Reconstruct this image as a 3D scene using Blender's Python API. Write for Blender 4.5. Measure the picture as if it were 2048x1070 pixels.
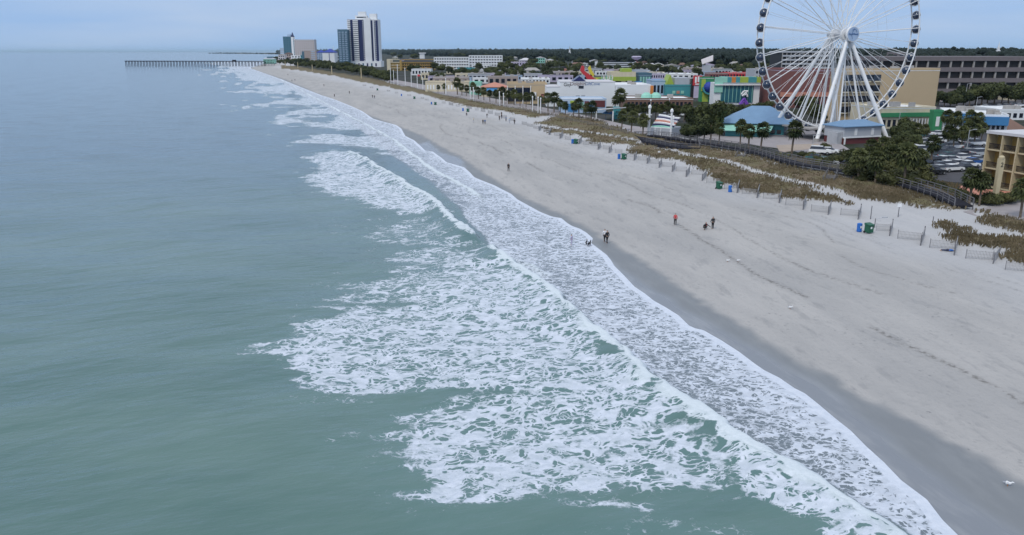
import bpy, math, random
import numpy as np
from mathutils import Vector
R = math.radians
random.seed(7); rng = np.random.default_rng(7)
for o in list(bpy.data.objects): bpy.data.objects.remove(o)
SC = bpy.context.scene; COL = SC.collection
# ---------------------------------------------------------------- camera, sky, sun, exposure
FPX = 1560.0; PITCH = math.atan(432 / FPX); CH = 25.0          # focal length in photo pixels, downward pitch, camera height
cam = bpy.data.objects.new('camera', bpy.data.cameras.new('camera')); COL.objects.link(cam)
cam.data.sensor_width = 36; cam.data.lens = 36 * FPX / 2048
cam.location = (0, 0, CH); cam.rotation_euler = (math.pi / 2 - PITCH, 0, 0)
cam.data.clip_start = .5; cam.data.clip_end = 120000; SC.camera = cam
SUN_EL, SUN_AZ = R(52), R(215)                                 # azimuth clockwise from +Y (behind the camera, to the left)
W = bpy.data.worlds.new('World'); SC.world = W; W.use_nodes = True
nt = W.node_tree; N = nt.nodes; L = nt.links; N.clear()
out = N.new('ShaderNodeOutputWorld'); bg = N.new('ShaderNodeBackground'); bg.inputs[1].default_value = .1
sky = N.new('ShaderNodeTexSky'); sky.sky_type = 'NISHITA'; sky.sun_disc = False; sky.sun_elevation = SUN_EL; sky.sun_rotation = SUN_AZ
tc = N.new('ShaderNodeTexCoord'); sep = N.new('ShaderNodeSeparateXYZ'); L.new(tc.outputs['Generated'], sep.inputs[0])
ramp = N.new('ShaderNodeValToRGB'); L.new(sep.outputs[2], ramp.inputs[0])
cr = ramp.color_ramp; cr.elements[0].position = 0; cr.elements[0].color = (.30, .485, .77, 1)
cr.elements[1].position = 1; cr.elements[1].color = (.80, .86, .98, 1)
for p, c in ((.03, (.31, .485, .78)), (.09, (.385, .53, .795)), (.3, (.54, .63, .79))):
    e = cr.elements.new(p); e.color = (*c, 1)
mp = N.new('ShaderNodeMapping'); mp.inputs['Scale'].default_value = (1.6, 1.6, 14); mp.inputs['Rotation'].default_value = (.05, .03, 0)
cn = N.new('ShaderNodeTexNoise'); cn.inputs['Scale'].default_value = 1.4; cn.inputs['Detail'].default_value = 4; cn.inputs['Roughness'].default_value = .5
L.new(tc.outputs['Generated'], mp.inputs[0]); L.new(mp.outputs[0], cn.inputs[0])
cl = N.new('ShaderNodeMapRange'); cl.inputs[1].default_value = .42; cl.inputs[2].default_value = .68; cl.inputs[3].default_value = 0; cl.inputs[4].default_value = .55
L.new(cn.outputs[0], cl.inputs[0])
mixc = N.new('ShaderNodeMix'); mixc.data_type = 'RGBA'; L.new(cl.outputs[0], mixc.inputs[0]); L.new(ramp.outputs[0], mixc.inputs[6])
mixc.inputs[7].default_value = (.54, .63, .78, 1)
sc10 = N.new('ShaderNodeVectorMath'); sc10.operation = 'SCALE'; sc10.inputs[3].default_value = 10; L.new(mixc.outputs[2], sc10.inputs[0])
mixs = N.new('ShaderNodeMix'); mixs.data_type = 'RGBA'; mixs.inputs[0].default_value = .93
L.new(sky.outputs[0], mixs.inputs[6]); L.new(sc10.outputs[0], mixs.inputs[7]); L.new(mixs.outputs[2], bg.inputs[0]); L.new(bg.outputs[0], out.inputs[0])
sun = bpy.data.objects.new('sun', bpy.data.lights.new('sun', 'SUN')); COL.objects.link(sun)
sun.data.energy = 1.5; sun.data.angle = R(14); sun.data.color = (1, .93, .82)
sd = Vector((math.sin(SUN_AZ) * math.cos(SUN_EL), math.cos(SUN_AZ) * math.cos(SUN_EL), math.sin(SUN_EL)))
sun.rotation_euler = (-sd).to_track_quat('-Z', 'Y').to_euler()
SC.view_settings.view_transform = 'Standard'; SC.view_settings.look = 'None'; SC.view_settings.exposure = .08; SC.view_settings.gamma = 1
SC.cycles.max_bounces = 5; SC.cycles.diffuse_bounces = 2; SC.cycles.glossy_bounces = 2; SC.cycles.volume_bounces = 0
SC.cycles.use_denoising = True

# ---------------------------------------------------------------- helpers: survey of the photo onto the ground
cP, sP = math.cos(PITCH), math.sin(PITCH)
def at(u, v, z=0.0):                                           # photo pixel -> point at height z
    a = (u - 1024) / FPX; b = -(v - 535) / FPX
    d = (a, cP + b * sP, -sP + b * cP); t = (z - CH) / d[2]
    return (a * t, d[1] * t)
def proj(x, y, z):
    d = y * cP - (z - CH) * sP; up = y * sP + (z - CH) * cP
    return 1024 + FPX * x / d, 535 - FPX * up / d
def sdf(poly, P):                                              # signed distance to a closed polygon, negative inside
    poly = np.asarray(poly, float); P = np.asarray(P, float)
    best = np.full(len(P), 1e18); ins = np.zeros(len(P), bool)
    for i in range(len(poly)):
        a = poly[i]; b = poly[(i + 1) % len(poly)]; e = b - a; w = P - a
        t = np.clip((w @ e) / max(e @ e, 1e-9), 0, 1); q = w - t[:, None] * e
        best = np.minimum(best, (q * q).sum(1))
        c = (a[1] > P[:, 1]) != (b[1] > P[:, 1])
        with np.errstate(divide='ignore', invalid='ignore'):
            xi = (b[0] - a[0]) * (P[:, 1] - a[1]) / (b[1] - a[1]) + a[0]
        ins ^= c & (P[:, 0] < xi)
    d = np.sqrt(best); return np.where(ins, -d, d)
def ldist(line, P):                                            # distance to open polyline, side (+ left of direction), arc length
    line = np.asarray(line, float); P = np.asarray(P, float)
    best = np.full(len(P), 1e18); side = np.ones(len(P)); arc = np.zeros(len(P)); acc = 0
    for i in range(len(line) - 1):
        a = line[i]; b = line[i + 1]; e = b - a; w = P - a; ln = math.sqrt(e @ e)
        t = np.clip((w @ e) / (ln * ln), 0, 1); q = w - t[:, None] * e; d = (q * q).sum(1); m = d < best
        best = np.where(m, d, best); side = np.where(m, np.sign(e[0] * w[:, 1] - e[1] * w[:, 0]), side); arc = np.where(m, acc + t * ln, arc); acc += ln
    return np.sqrt(best), side, arc, acc
def W2(pts, z=0.0): return [at(u, v, z) for u, v in pts]
SWASH = [(1900,1070),(1870,1040),(1840,1000),(1790,962),(1755,925),(1720,893),(1690,862),(1660,838),(1625,808),(1600,788),(1580,778),(1550,757),(1520,742),(1500,728),(1470,705),
 (1435,682),(1400,662),(1385,659),(1370,652),(1350,632),(1325,616),(1300,602),(1283,588),(1262,574),(1250,561),(1240,550),(1222,532),(1215,520),(1207,510),(1185,493),(1176,486),
 (1180,477),(1168,466),(1155,458),(1140,453),(1130,447),(1118,437),(1100,434),(1075,424),(1050,410),(1030,399),(1018,388),(1000,379),(985,371),(962,362),(945,355),(936,345),(925,335),
 (905,329),(890,325),(880,316),(862,303),(848,302),(838,292),(826,281),(808,272),(800,257),(790,250),(770,245),(745,238),(722,222),(700,212),(668,199),(640,190),(610,178),(585,168),(560,158),(530,147),(500,136.5)]
swash_w = [(16, -400), (15, -60), (17, 0), (20, 20)] + W2(SWASH) + [(-575, 1900), (-820, 2800), (-1290, 4500), (-2006, 7000), (-2913, 9000), (-3982, 10500), (-4300, 12500), (-6000, 60000)]
sea_poly = swash_w + [(-90000, 60000), (-90000, -400)]
def hz_d(d, X=None, Y=None):
    h = np.interp(d, [-60, 0, 12, 45, 58, 68, 420, 1300, 3000], [-1.8, 0, .35, 1.4, 2.2, 2.5, 3.5, 14, 14])
    return h
def hz(x, y): return float(hz_d(sdf(sea_poly, [(x, y)]))[0])
_gc = {}
def G(u, v):                                                   # photo pixel -> point on the terrain
    k = (u, v)
    if k in _gc: return _gc[k]
    z = 2.5
    for _ in range(7):
        x, y = at(u, v, z); z = .4 * z + .6 * hz(x, y)
    x, y = at(u, v, z); _gc[k] = (x, y, z); return _gc[k]

# ---------------------------------------------------------------- helpers: materials
_mats = {}
def mat(name, col, rough=.7, var=.12, scale=.6, metal=0, bump=0, spec=.5, dirt=None):
    if name in _mats: return _mats[name]
    m = bpy.data.materials.new(name); m.use_nodes = True; n = m.node_tree.nodes; l = m.node_tree.links; b = n['Principled BSDF']
    b.inputs['Roughness'].default_value = rough; b.inputs['Metallic'].default_value = metal; b.inputs['Specular IOR Level'].default_value = spec
    t = n.new('ShaderNodeTexCoord'); ns = n.new('ShaderNodeTexNoise'); ns.inputs['Scale'].default_value = scale; ns.inputs['Detail'].default_value = 5; ns.inputs['Roughness'].default_value = .65
    l.new(t.outputs['Object'], ns.inputs[0]); mr = n.new('ShaderNodeMapRange'); mr.inputs[1].default_value = .25; mr.inputs[2].default_value = .75
    mr.inputs[3].default_value = 1 - var; mr.inputs[4].default_value = 1 + var; l.new(ns.outputs[0], mr.inputs[0])
    mx = n.new('ShaderNodeVectorMath'); mx.operation = 'SCALE'; mx.inputs[0].default_value = col; l.new(mr.outputs[0], mx.inputs[3]); l.new(mx.outputs[0], b.inputs['Base Color'])
    if bump:
        bp = n.new('ShaderNodeBump'); bp.inputs['Strength'].default_value = bump; bp.inputs['Distance'].default_value = .05; l.new(ns.outputs[0], bp.inputs['Height']); l.new(bp.outputs[0], b.inputs['Normal'])
    _mats[name] = m; return m
def foliage(name, c1, c2, scale=.35):
    if name in _mats: return _mats[name]
    m = bpy.data.materials.new(name); m.use_nodes = True; n = m.node_tree.nodes; l = m.node_tree.links; b = n['Principled BSDF']; b.inputs['Roughness'].default_value = .75; b.inputs['Specular IOR Level'].default_value = .2
    t = n.new('ShaderNodeTexCoord'); ns = n.new('ShaderNodeTexNoise'); ns.inputs['Scale'].default_value = scale; ns.inputs['Detail'].default_value = 4
    oi = n.new('ShaderNodeObjectInfo'); ad = n.new('ShaderNodeMath'); ad.operation = 'MULTIPLY_ADD'; ad.inputs[1].default_value = .35
    l.new(t.outputs['Object'], ns.inputs[0]); l.new(oi.outputs['Random'], ad.inputs[0]); l.new(ns.outputs[0], ad.inputs[2])
    r = n.new('ShaderNodeValToRGB'); r.color_ramp.elements[0].position = .38; r.color_ramp.elements[1].position = .88; r.color_ramp.elements[0].color = (*c1, 1); r.color_ramp.elements[1].color = (*c2, 1)
    l.new(ad.outputs[0], r.inputs[0]); l.new(r.outputs[0], b.inputs['Base Color']); _mats[name] = m; return m
M = {}
def C(name, r, g, b, rough=.7, var=.10, **k):
    M[name] = mat(name, (r, g, b), rough, var, **k); return M[name]
C('white_paint', .78, .80, .82, .5); C('white_wall', .74, .77, .80, scale=.08, var=.05); C('grey_wall', .42, .45, .50, var=.06); C('tan_stucco', .50, .39, .25, scale=.15, var=.05)
C('cream', .62, .56, .42); C('hotel_brown', .36, .30, .28); C('hotel_pale', .50, .48, .50); C('yellow_stucco', .42, .28, .09); C('maroon', .13, .035, .04); C('red_brick', .19, .075, .07); C('concrete', .33, .32, .31); C('dark_concrete', .17, .15, .16)
C('dark_glass', .012, .018, .035, .08, spec=.8); C('navy', .012, .018, .09, .3); C('blue_glass', .03, .10, .20, .12, spec=.8); C('teal_glass', .03, .13, .18, .12, spec=.8)
C('blue_roof', .15, .27, .43, .55, var=.08); C('bright_blue', .05, .21, .46, .5); C('teal', .06, .29, .33, .5); C('mint', .28, .58, .48); C('green', .04, .25, .11, .5); C('cabin_glass', .02, .04, .085, .1, spec=.9); C('lime', .34, .45, .07, .5)
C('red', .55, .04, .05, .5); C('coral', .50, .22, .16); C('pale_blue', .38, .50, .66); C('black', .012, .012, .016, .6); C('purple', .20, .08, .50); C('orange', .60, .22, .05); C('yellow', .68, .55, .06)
C('wood_grey', .15, .15, .165, .85, var=.3, scale=3); C('wood_dark', .022, .023, .032, .9, var=.3, scale=3, spec=.15); C('slats', .36, .36, .37, .9, var=.25, scale=4); C('roof_dark', .035, .04, .05, .8); C('asphalt', .055, .055, .065, .85, var=.25, scale=.4)
C('paving', .30, .28, .29, .85, var=.15, scale=.5); C('plaza_tan', .36, .30, .25, .85, var=.15); C('steel', .55, .57, .60, .35, metal=.4); C('pale_roof', .55, .55, .58); C('brown_roof', .17, .10, .075)
C('bark', .15, .12, .09, .9, var=.3, scale=4); C('skin', .45, .28, .20, .6); C('denim', .03, .04, .09); C('silver', .40, .42, .45, .25, metal=.5); C('tyre', .015, .015, .015, .8); C('bin_green', .01, .10, .055, .5); C('bin_blue', .02, .14, .50, .5)
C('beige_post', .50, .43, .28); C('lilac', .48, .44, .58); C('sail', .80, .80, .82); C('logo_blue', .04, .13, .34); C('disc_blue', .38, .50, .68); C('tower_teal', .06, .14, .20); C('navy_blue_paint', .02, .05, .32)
F1 = foliage('palm_green', (.014, .026, .010), (.115, .13, .05)); F2 = foliage('leaf_green', (.010, .020, .010), (.085, .10, .038), .5); F3 = foliage('forest_green', (.003, .010, .010), (.012, .022, .017), .03)
F4 = foliage('shrub_green', (.014, .022, .009), (.12, .125, .05), .5)

# ---------------------------------------------------------------- helpers: meshes and things
class MB:
    def __init__(s): s.v = []; s.f = []
    def add(s, vs, fs):
        o = len(s.v); s.v += [tuple(p) for p in vs]; s.f += [tuple(i + o for i in f) for f in fs]; return s
    def box(s, x0, x1, y0, y1, z0, z1):
        return s.add([(x0,y0,z0),(x1,y0,z0),(x1,y1,z0),(x0,y1,z0),(x0,y0,z1),(x1,y0,z1),(x1,y1,z1),(x0,y1,z1)], [(3,2,1,0),(4,5,6,7),(0,1,5,4),(1,2,6,5),(2,3,7,6),(3,0,4,7)])
    def prism(s, pts, z0, z1):                                 # pts counter-clockwise in plan
        n = len(pts); z0 = z0 if hasattr(z0, '__len__') else [z0] * n; z1 = z1 if hasattr(z1, '__len__') else [z1] * n
        return s.add([(p[0],p[1],a) for p, a in zip(pts, z0)] + [(p[0],p[1],a) for p, a in zip(pts, z1)], [tuple(range(n))[::-1], tuple(range(n, 2*n))] + [(i,(i+1)%n,n+(i+1)%n,n+i) for i in range(n)])
    def tube(s, p, q, r0, r1=None, n=8, cap=True):
        r1 = r0 if r1 is None else r1; p = Vector(p); q = Vector(q); d = (q - p).normalized()
        a = d.orthogonal().normalized(); b = d.cross(a); vs = []
        for c, r in ((p, r0), (q, r1)):
            vs += [c + (a * math.cos(2*math.pi*i/n) + b * math.sin(2*math.pi*i/n)) * r for i in range(n)]
        return s.add(vs, [(i,(i+1)%n,n+(i+1)%n,n+i) for i in range(n)] + ([tuple(range(n))[::-1], tuple(range(n,2*n))] if cap else []))
    def path(s, pts, r, n=6):
        for a, b in zip(pts, pts[1:]): s.tube(a, b, r, n=n)
        return s
    def lathe(s, c, prof, n=14):                               # prof: (radius, z)
        vs = [(c[0] + r*math.cos(2*math.pi*i/n), c[1] + r*math.sin(2*math.pi*i/n), c[2] + z) for r, z in prof for i in range(n)]
        fs = [(k*n+i, k*n+(i+1)%n, (k+1)*n+(i+1)%n, (k+1)*n+i) for k in range(len(prof)-1) for i in range(n)]
        return s.add(vs, fs + [tuple(range(n))[::-1], tuple(range((len(prof)-1)*n, len(prof)*n))])
    def mesh(s, name, m):
        me = bpy.data.meshes.new(name); me.from_pydata(s.v, [], s.f)
        for k in (m if isinstance(m, (list, tuple)) else [m]): me.materials.append(k)
        me.update(); return me
    def build(s, name, m, parent=None, loc=None, smooth=False):
        me = s.mesh(name, m)
        if smooth: me.shade_smooth()
        return link(name, me, parent, loc)
def link(name, me, parent=None, loc=None):
    o = bpy.data.objects.new(name, me); COL.objects.link(o); o.parent = parent
    if loc is not None: o.location = loc
    return o
def tag(o, label, cat, group=None):
    o['label'] = label; o['category'] = cat
    if group: o['group'] = group
    return o
def thing(name, label, cat, loc=(0, 0, 0), rz=0, group=None):
    o = link(name, None, None, loc); o.rotation_euler = (0, 0, rz); o.empty_display_size = .3; return tag(o, label, cat, group)
def struct(o): o['kind'] = 'structure'; return o
def dup(root, loc, rz=0, label=None, sc=1):
    def cp(o, par):
        c = o.copy(); COL.objects.link(c); c.parent = par
        for ch in kids.get(o.name, ()): cp(ch, c)
        return c
    kids = {}
    for ch in root.children_recursive: kids.setdefault(ch.parent.name, []).append(ch)
    r = cp(root, None); r.location = loc; r.rotation_euler = (0, 0, rz); r.scale = (sc,) * 3 if not hasattr(sc, '__len__') else sc
    if label: r['label'] = label
    return r
ONES = 'zeroth first second third fourth fifth sixth seventh eighth ninth tenth eleventh twelfth thirteenth fourteenth fifteenth sixteenth seventeenth eighteenth nineteenth'.split()
def nth(i):
    if i < 20: return ONES[i]
    T = {2: 'twent', 3: 'thirt', 4: 'fort', 5: 'fift', 6: 'sixt', 7: 'sevent', 8: 'eight', 9: 'ninet'}[i // 10]
    return T + 'ieth' if i % 10 == 0 else T + 'y-' + ONES[i % 10]

# ---------------------------------------------------------------- terrain and sea sheets (polar grids round the viewpoint's foot)
def grid(r_lo, r_hi, px_step, ang_dense, ang_lim, n_ang):
    deps = []; dep = math.atan(CH / r_lo); st = px_step / FPX
    while True:
        rr = CH / math.tan(dep)
        if rr > 4000: break
        deps.append(rr); dep -= st * (1 if dep < 1 else 3)
        if dep <= 0: break
    while deps[-1] < r_hi: deps.append(deps[-1] * 1.18)
    rr = np.array(deps)
    a = np.tan(np.linspace(-math.tan(0), 1, 2)); th = np.concatenate([np.linspace(-ang_lim, -ang_dense, 24)[:-1], np.linspace(-ang_dense, ang_dense, n_ang), np.linspace(ang_dense, ang_lim, 24)[1:]])
    TH, RR = np.meshgrid(th, rr); X = RR * np.sin(TH); Y = RR * np.cos(TH)
    nr, na = len(rr), len(th); idx = np.arange(nr * na).reshape(nr, na)
    q = np.stack([idx[:-1, :-1], idx[:-1, 1:], idx[1:, 1:], idx[1:, :-1]], -1).reshape(-1, 4)[:, ::-1]
    return X.ravel(), Y.ravel(), q
def sheet(name, X, Y, Z, q, keep, m, attrs):
    q = q[keep[q].any(1)]; used = np.unique(q); mp_ = np.full(len(X), -1); mp_[used] = np.arange(len(used)); q = mp_[q]
    me = bpy.data.meshes.new(name); me.vertices.add(len(used)); me.vertices.foreach_set('co', np.stack([X, Y, Z], 1)[used].astype(np.float32).ravel())
    me.loops.add(q.size); me.loops.foreach_set('vertex_index', q.ravel().astype(np.int32)); me.polygons.add(len(q)); me.polygons.foreach_set('loop_start', (np.arange(len(q)) * 4).astype(np.int32))
    me.polygons.foreach_set('use_smooth', np.ones(len(q), bool)); me.update(calc_edges=True)
    for k, a in attrs.items():
        at_ = me.attributes.new(k, 'FLOAT', 'POINT'); at_.data.foreach_set('value', a[used].astype(np.float32))
    me.materials.append(m); me.validate(); return struct(link(name, me))
def vnoise(X, Y, s, seed):                                     # cheap smooth value noise
    g = np.random.default_rng(seed).random((256, 256)); x = X / s; y = Y / s; xi = np.floor(x).astype(int); yi = np.floor(y).astype(int)
    fx = x - xi; fy = y - yi; fx = fx*fx*(3-2*fx); fy = fy*fy*(3-2*fy); a = lambda i, j: g[(xi+i) & 255, (yi+j) & 255]
    return (a(0,0)*(1-fx)+a(1,0)*fx)*(1-fy) + (a(0,1)*(1-fx)+a(1,1)*fx)*fy
sm = lambda a, b, x: (lambda t: t*t*(3-2*t))(np.clip((x - a) / (b - a), 0, 1))

X, Y, Q = grid(9, 70000, 2.4, R(37), R(85), 760)
P2 = np.stack([X, Y], 1); RAD = np.hypot(X, Y)
D = sdf(sea_poly, P2)
# --- sea: breaker lines, foam patches
CREST1 = [(686,303),(700,308),(725,320),(742,330),(760,342),(780,355),(800,366),(822,379),(845,390),(865,404),(885,424),(905,446),(930,464),(950,477),(968,488)]
CREST2 = [(968,490),(985,502),(1005,512),(1040,535),(1070,560),(1100,584),(1130,612),(1165,640),(1205,674),(1245,710),(1285,745),(1310,765),(1340,785),(1375,812),(1415,838),(1455,866),(1500,896),(1560,925),(1620,955),(1680,990),(1740,1025),(1800,1062),(1830,1085)]
CREST3 = [(560,158),(620,190),(680,222),(735,250),(790,280),(830,312),(870,340),(920,366),(980,400)]
CREST4 = [(1005,508),(1045,520),(1085,541),(1120,556)]
foam = np.zeros(len(X)); fine = np.zeros(len(X)); sandy = np.zeros(len(X)); Z = np.zeros(len(X)); wall_ = np.zeros(len(X))
near = (D < 3) & (D > -140) & (RAD < 2500)
ids = np.where(near)[0]; Pn = P2[ids]; Xn, Yn, Dn = X[ids], Y[ids], D[ids]; Rn = RAD[ids]
strm = (vnoise((Xn + .3 * Yn) / 4.5, Yn, 1.5, 5) - .5) * 5.5 + (vnoise((Xn + .3 * Yn) / 4, Yn, .6, 6) - .5) * 2.2
wob = (vnoise(Xn, Yn, 3.0, 3) - .5) * 2.2 + (vnoise(Xn, Yn, 1.1, 4) - .5) * 1.0
PATCH = [  # outline in the photo, density, edge softness in metres
 ([(735,893),(790,845),(900,790),(1100,740),(1300,770),(1440,870),(1520,950),(1490,1005),(1400,1000),(1330,985),(1200,1008),(1080,1000),(960,1018),(860,1025),(800,965)], .82, 2.6),
 ([(520,690),(585,655),(730,620),(830,580),(900,545),(1010,520),(1100,590),(1250,715),(1340,795),(1200,840),(1000,810),(860,795),(760,800),(690,797),(615,778),(555,742)], .84, 2.6),
 ([(640,590),(740,545),(800,500),(860,470),(930,470),(990,505),(1030,545),(930,590),(780,620),(690,636)], .70, 4.0),
 ([(690,475),(760,440),(850,430),(920,455),(970,490),(900,505),(800,500)], .62, 5.0),
 ([(600,317),(640,303),(690,302),(760,342),(850,392),(890,430),(830,432),(760,420),(690,400),(640,385),(615,352),(630,330)], .86, 3.5),
 ([(660,455),(720,430),(790,425),(830,440),(780,455),(700,470)], .40, 6.0),
 ([(1120,1068),(1230,1042),(1350,1028),(1440,1045),(1560,1068),(1560,1090),(1120,1090)], .62, 2.0),
 ([(1430,860),(1560,925),(1690,995),(1840,1085),(1640,1085),(1560,1020),(1470,985),(1440,930)], .97, 1.6),
 ([(850,775),(960,765),(1080,770),(1120,860),(960,860),(850,820)], .62, 1.5),
 ([(430,730),(520,700),(560,700),(540,760),(480,770)], .30, 2.5),
 ([(585,338),(598,338),(598,346),(588,346)], .75, 2.5),
]
fo = np.zeros(len(ids))
for pl, den, soft in PATCH:
    s = sdf(W2(pl), Pn) + wob * min(soft, 3) * .4 + strm * (.75 if soft > 2.55 else .3)
    fo = np.maximum(fo, den * sm(soft, -soft * .9, s) + .0)
    fo = np.maximum(fo, .40 * sm(soft * 2.2, 0, s) * (den > .35))
# ragged streaks trailing seaward of the surf in the distance
Wd = np.interp(Yn, [150, 230, 320, 500, 800, 1300], [0, 34, 40, 46, 60, 66]); sy = np.interp(Yn, [200, 1300], [1, 3.2])
yq = Yn / sy + 7 * vnoise(Xn, Yn, 22, 23) + 2 * vnoise(Xn, Yn, 7, 24); q1 = vnoise(Xn + .25 * Yn, yq, 6.5, 20) * .45 + vnoise((Xn + .25 * Yn) / 3.5, yq, 3.6, 21) * .55; q1 += .40 * (vnoise(Xn / 3, yq, 1.2, 22) - .5)
e_ = -Dn / np.maximum(Wd, 1); fo = np.maximum(fo, np.where(Wd > 0, .86 * sm(.26, -.20, e_ * .62 - q1 + .02) * sm(165, 200, Yn), 0))
# swash zone between the last breaker and the beach
bl, bside, barc, _ = ldist(W2([(430,130),(500,141),(560,164),(620,196),(690,238),(740,275),(790,315),(850,358),(905,405),(960,470)] + CREST2[1:]), Pn)
inner = sm(-.6, .6, bl * bside + wob * .25)                     # 1 shoreward of the breaker line
swd = .80 + .14 * (vnoise(Xn, Yn, 7, 9) - .5)
gap = sdf(W2([(735,300),(800,322),(880,372),(925,405),(940,425),(905,420),(850,385),(780,345)]), Pn); swd = swd - .30 * sm(3, -2, gap + wob * 2)
gap = sdf(W2([(700,275),(760,270),(830,292),(850,312),(790,312),(720,300)]), Pn); swd = swd - .18 * sm(5, -3, gap + wob * 2)
gap = sdf(W2([(1320,775),(1420,800),(1520,860),(1640,935),(1560,920),(1420,835)]), Pn); swd = swd - .14 * sm(3, -1, gap + wob)
swd = swd + .17 * sm(-5, -1.0, Dn + wob * .3)
fo = np.maximum(fo * (1 - inner * sm(210, 150, Yn)), swd * inner)
fi = inner.copy()
# edge lace at the very waterline, older swash edges behind it
fo = np.maximum(fo, sm(-.75, -.3, Dn) * 1.15)
for off, k in ((6.5, .25), (12, .2)):
    ln = sm(.55, .1, np.abs(Dn + off + (vnoise(Xn, Yn, 14, 31) - .5) * 7)); fo = np.maximum(fo, np.where(inner > .5, (.74 + k) * ln, 0))
hump = np.zeros(len(ids))
for ci, (cl_, h, back, front) in enumerate(((CREST1, 1.25, 2.6, .75), (CREST2, .85, 2.3, .6), (CREST3, .45, 4.5, 1.6), (CREST4, .3, 2, .7))):
    cw = W2(cl_, .3); d_, s_, arc, tot = ldist(cw, Pn); sg = d_ * s_ + (vnoise(Xn, Yn, 5, 50 + ci) - .5) * .7 + (vnoise(Xn, Yn, .9, 60 + ci) - .5) * .55
    endf = sm(0, 8, arc) * sm(0, 6, tot - arc) if ci != 1 else sm(0, 4, arc)
    prof = np.where(sg < 0, np.exp(-(sg / back) ** 2), np.exp(-(sg / front) ** 2)) * endf
    hump = np.maximum(hump, h * prof)
    band = sm(-1.6, -.5, sg + (vnoise(Xn, Yn, 1.6, 67) - .5) * 1.3) * sm(.75, .3, sg) * endf * (d_ < 6)
    fo = np.maximum(fo, (1.12 - .32 * sm(-.3, -1.7, sg) * (vnoise(Xn, Yn, .8, 66) + .3)) * band); wall_[ids] = np.maximum(wall_[ids], band)
foam[ids] = fo; fine[ids] = fi; sandy[ids] = fi * sm(-55, -5, Dn) * .9
# swell and chop as real displacement
att = sm(0, -20, D)
swl = .16 * np.sin((X * .93 - Y * -.36) * 2 * math.pi / 34 + 3 * vnoise(X, Y, 60, 70)) + .10 * np.sin((X * .45 + Y * .9) * 2 * math.pi / 19 + 4 * vnoise(X, Y, 40, 71))
swl += .12 * (vnoise(X, Y * 2.2, 7, 72) - .5) + .28 * (vnoise(X * .8, Y * 1.7, 16, 73) - .5)
Z = swl * att * sm(9000, 900, RAD)
lump = np.zeros(len(X)); lump[ids] = hump + fo * .10 * (vnoise(Xn, Yn, .8, 80) - .4) * sm(0, -4, Dn)
for u, v, h, rr in ((500,560,.35,3.2),(985,520,.5,1.6),(950,530,.45,1.4),(1000,505,.55,1.3),(935,525,.4,1.5)):
    cx, cy = at(u, v); dd = np.hypot((X - cx) * .7, Y - cy); lump += h * np.exp(-(dd / rr) ** 2)
Z = Z + lump
Zsea = np.where(D > -8, np.maximum(Z, 0) * sm(1, -8, D), Z)

def nodes(name):
    m = bpy.data.materials.new(name); m.use_nodes = True; return m, m.node_tree.nodes, m.node_tree.links, m.node_tree.nodes['Principled BSDF']
def mth(n, l, op, a, b=None, c=None, clamp=False):
    x = n.new('ShaderNodeMath'); x.operation = op; x.use_clamp = clamp
    for i, s in enumerate((a, b, c)):
        if s is None: continue
        if isinstance(s, (int, float)): x.inputs[i].default_value = s
        else: l.new(s, x.inputs[i])
    return x.outputs[0]
def noise(n, l, vec, scale, detail=3, rough=.5, out_=0):
    x = n.new('ShaderNodeTexNoise'); x.inputs['Scale'].default_value = scale; x.inputs['Detail'].default_value = detail; x.inputs['Roughness'].default_value = rough
    l.new(vec, x.inputs['Vector']); return x.outputs[out_]
def mapping(n, l, vec, sc=(1, 1, 1), rot=(0, 0, 0), loc=(0, 0, 0)):
    x = n.new('ShaderNodeMapping'); x.inputs['Rotation'].default_value = rot; l.new(vec, x.inputs[0])                 # turn first, then stretch
    y = n.new('ShaderNodeMapping'); y.inputs['Scale'].default_value = sc; y.inputs['Location'].default_value = loc; l.new(x.outputs[0], y.inputs[0]); return y.outputs[0]
def mrange(n, l, v, a, b, c=0, d=1, smooth=True):
    x = n.new('ShaderNodeMapRange'); x.interpolation_type = 'SMOOTHSTEP' if smooth else 'LINEAR'; l.new(v, x.inputs[0])
    for i, s in enumerate((a, b, c, d)):
        if isinstance(s, (int, float)): x.inputs[i + 1].default_value = s
        else: l.new(s, x.inputs[i + 1])
    return x.outputs[0]
def mixc_(n, l, f, a, b):
    x = n.new('ShaderNodeMix'); x.data_type = 'RGBA'
    for i, s in ((0, f), (6, a), (7, b)):
        if isinstance(s, (int, float)): x.inputs[i].default_value = s
        elif isinstance(s, tuple): x.inputs[i].default_value = (*s, 1)
        else: l.new(s, x.inputs[i])
    return x.outputs[2]
def attr(n, name):
    x = n.new('ShaderNodeAttribute'); x.attribute_name = name; return x.outputs['Fac']
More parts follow.
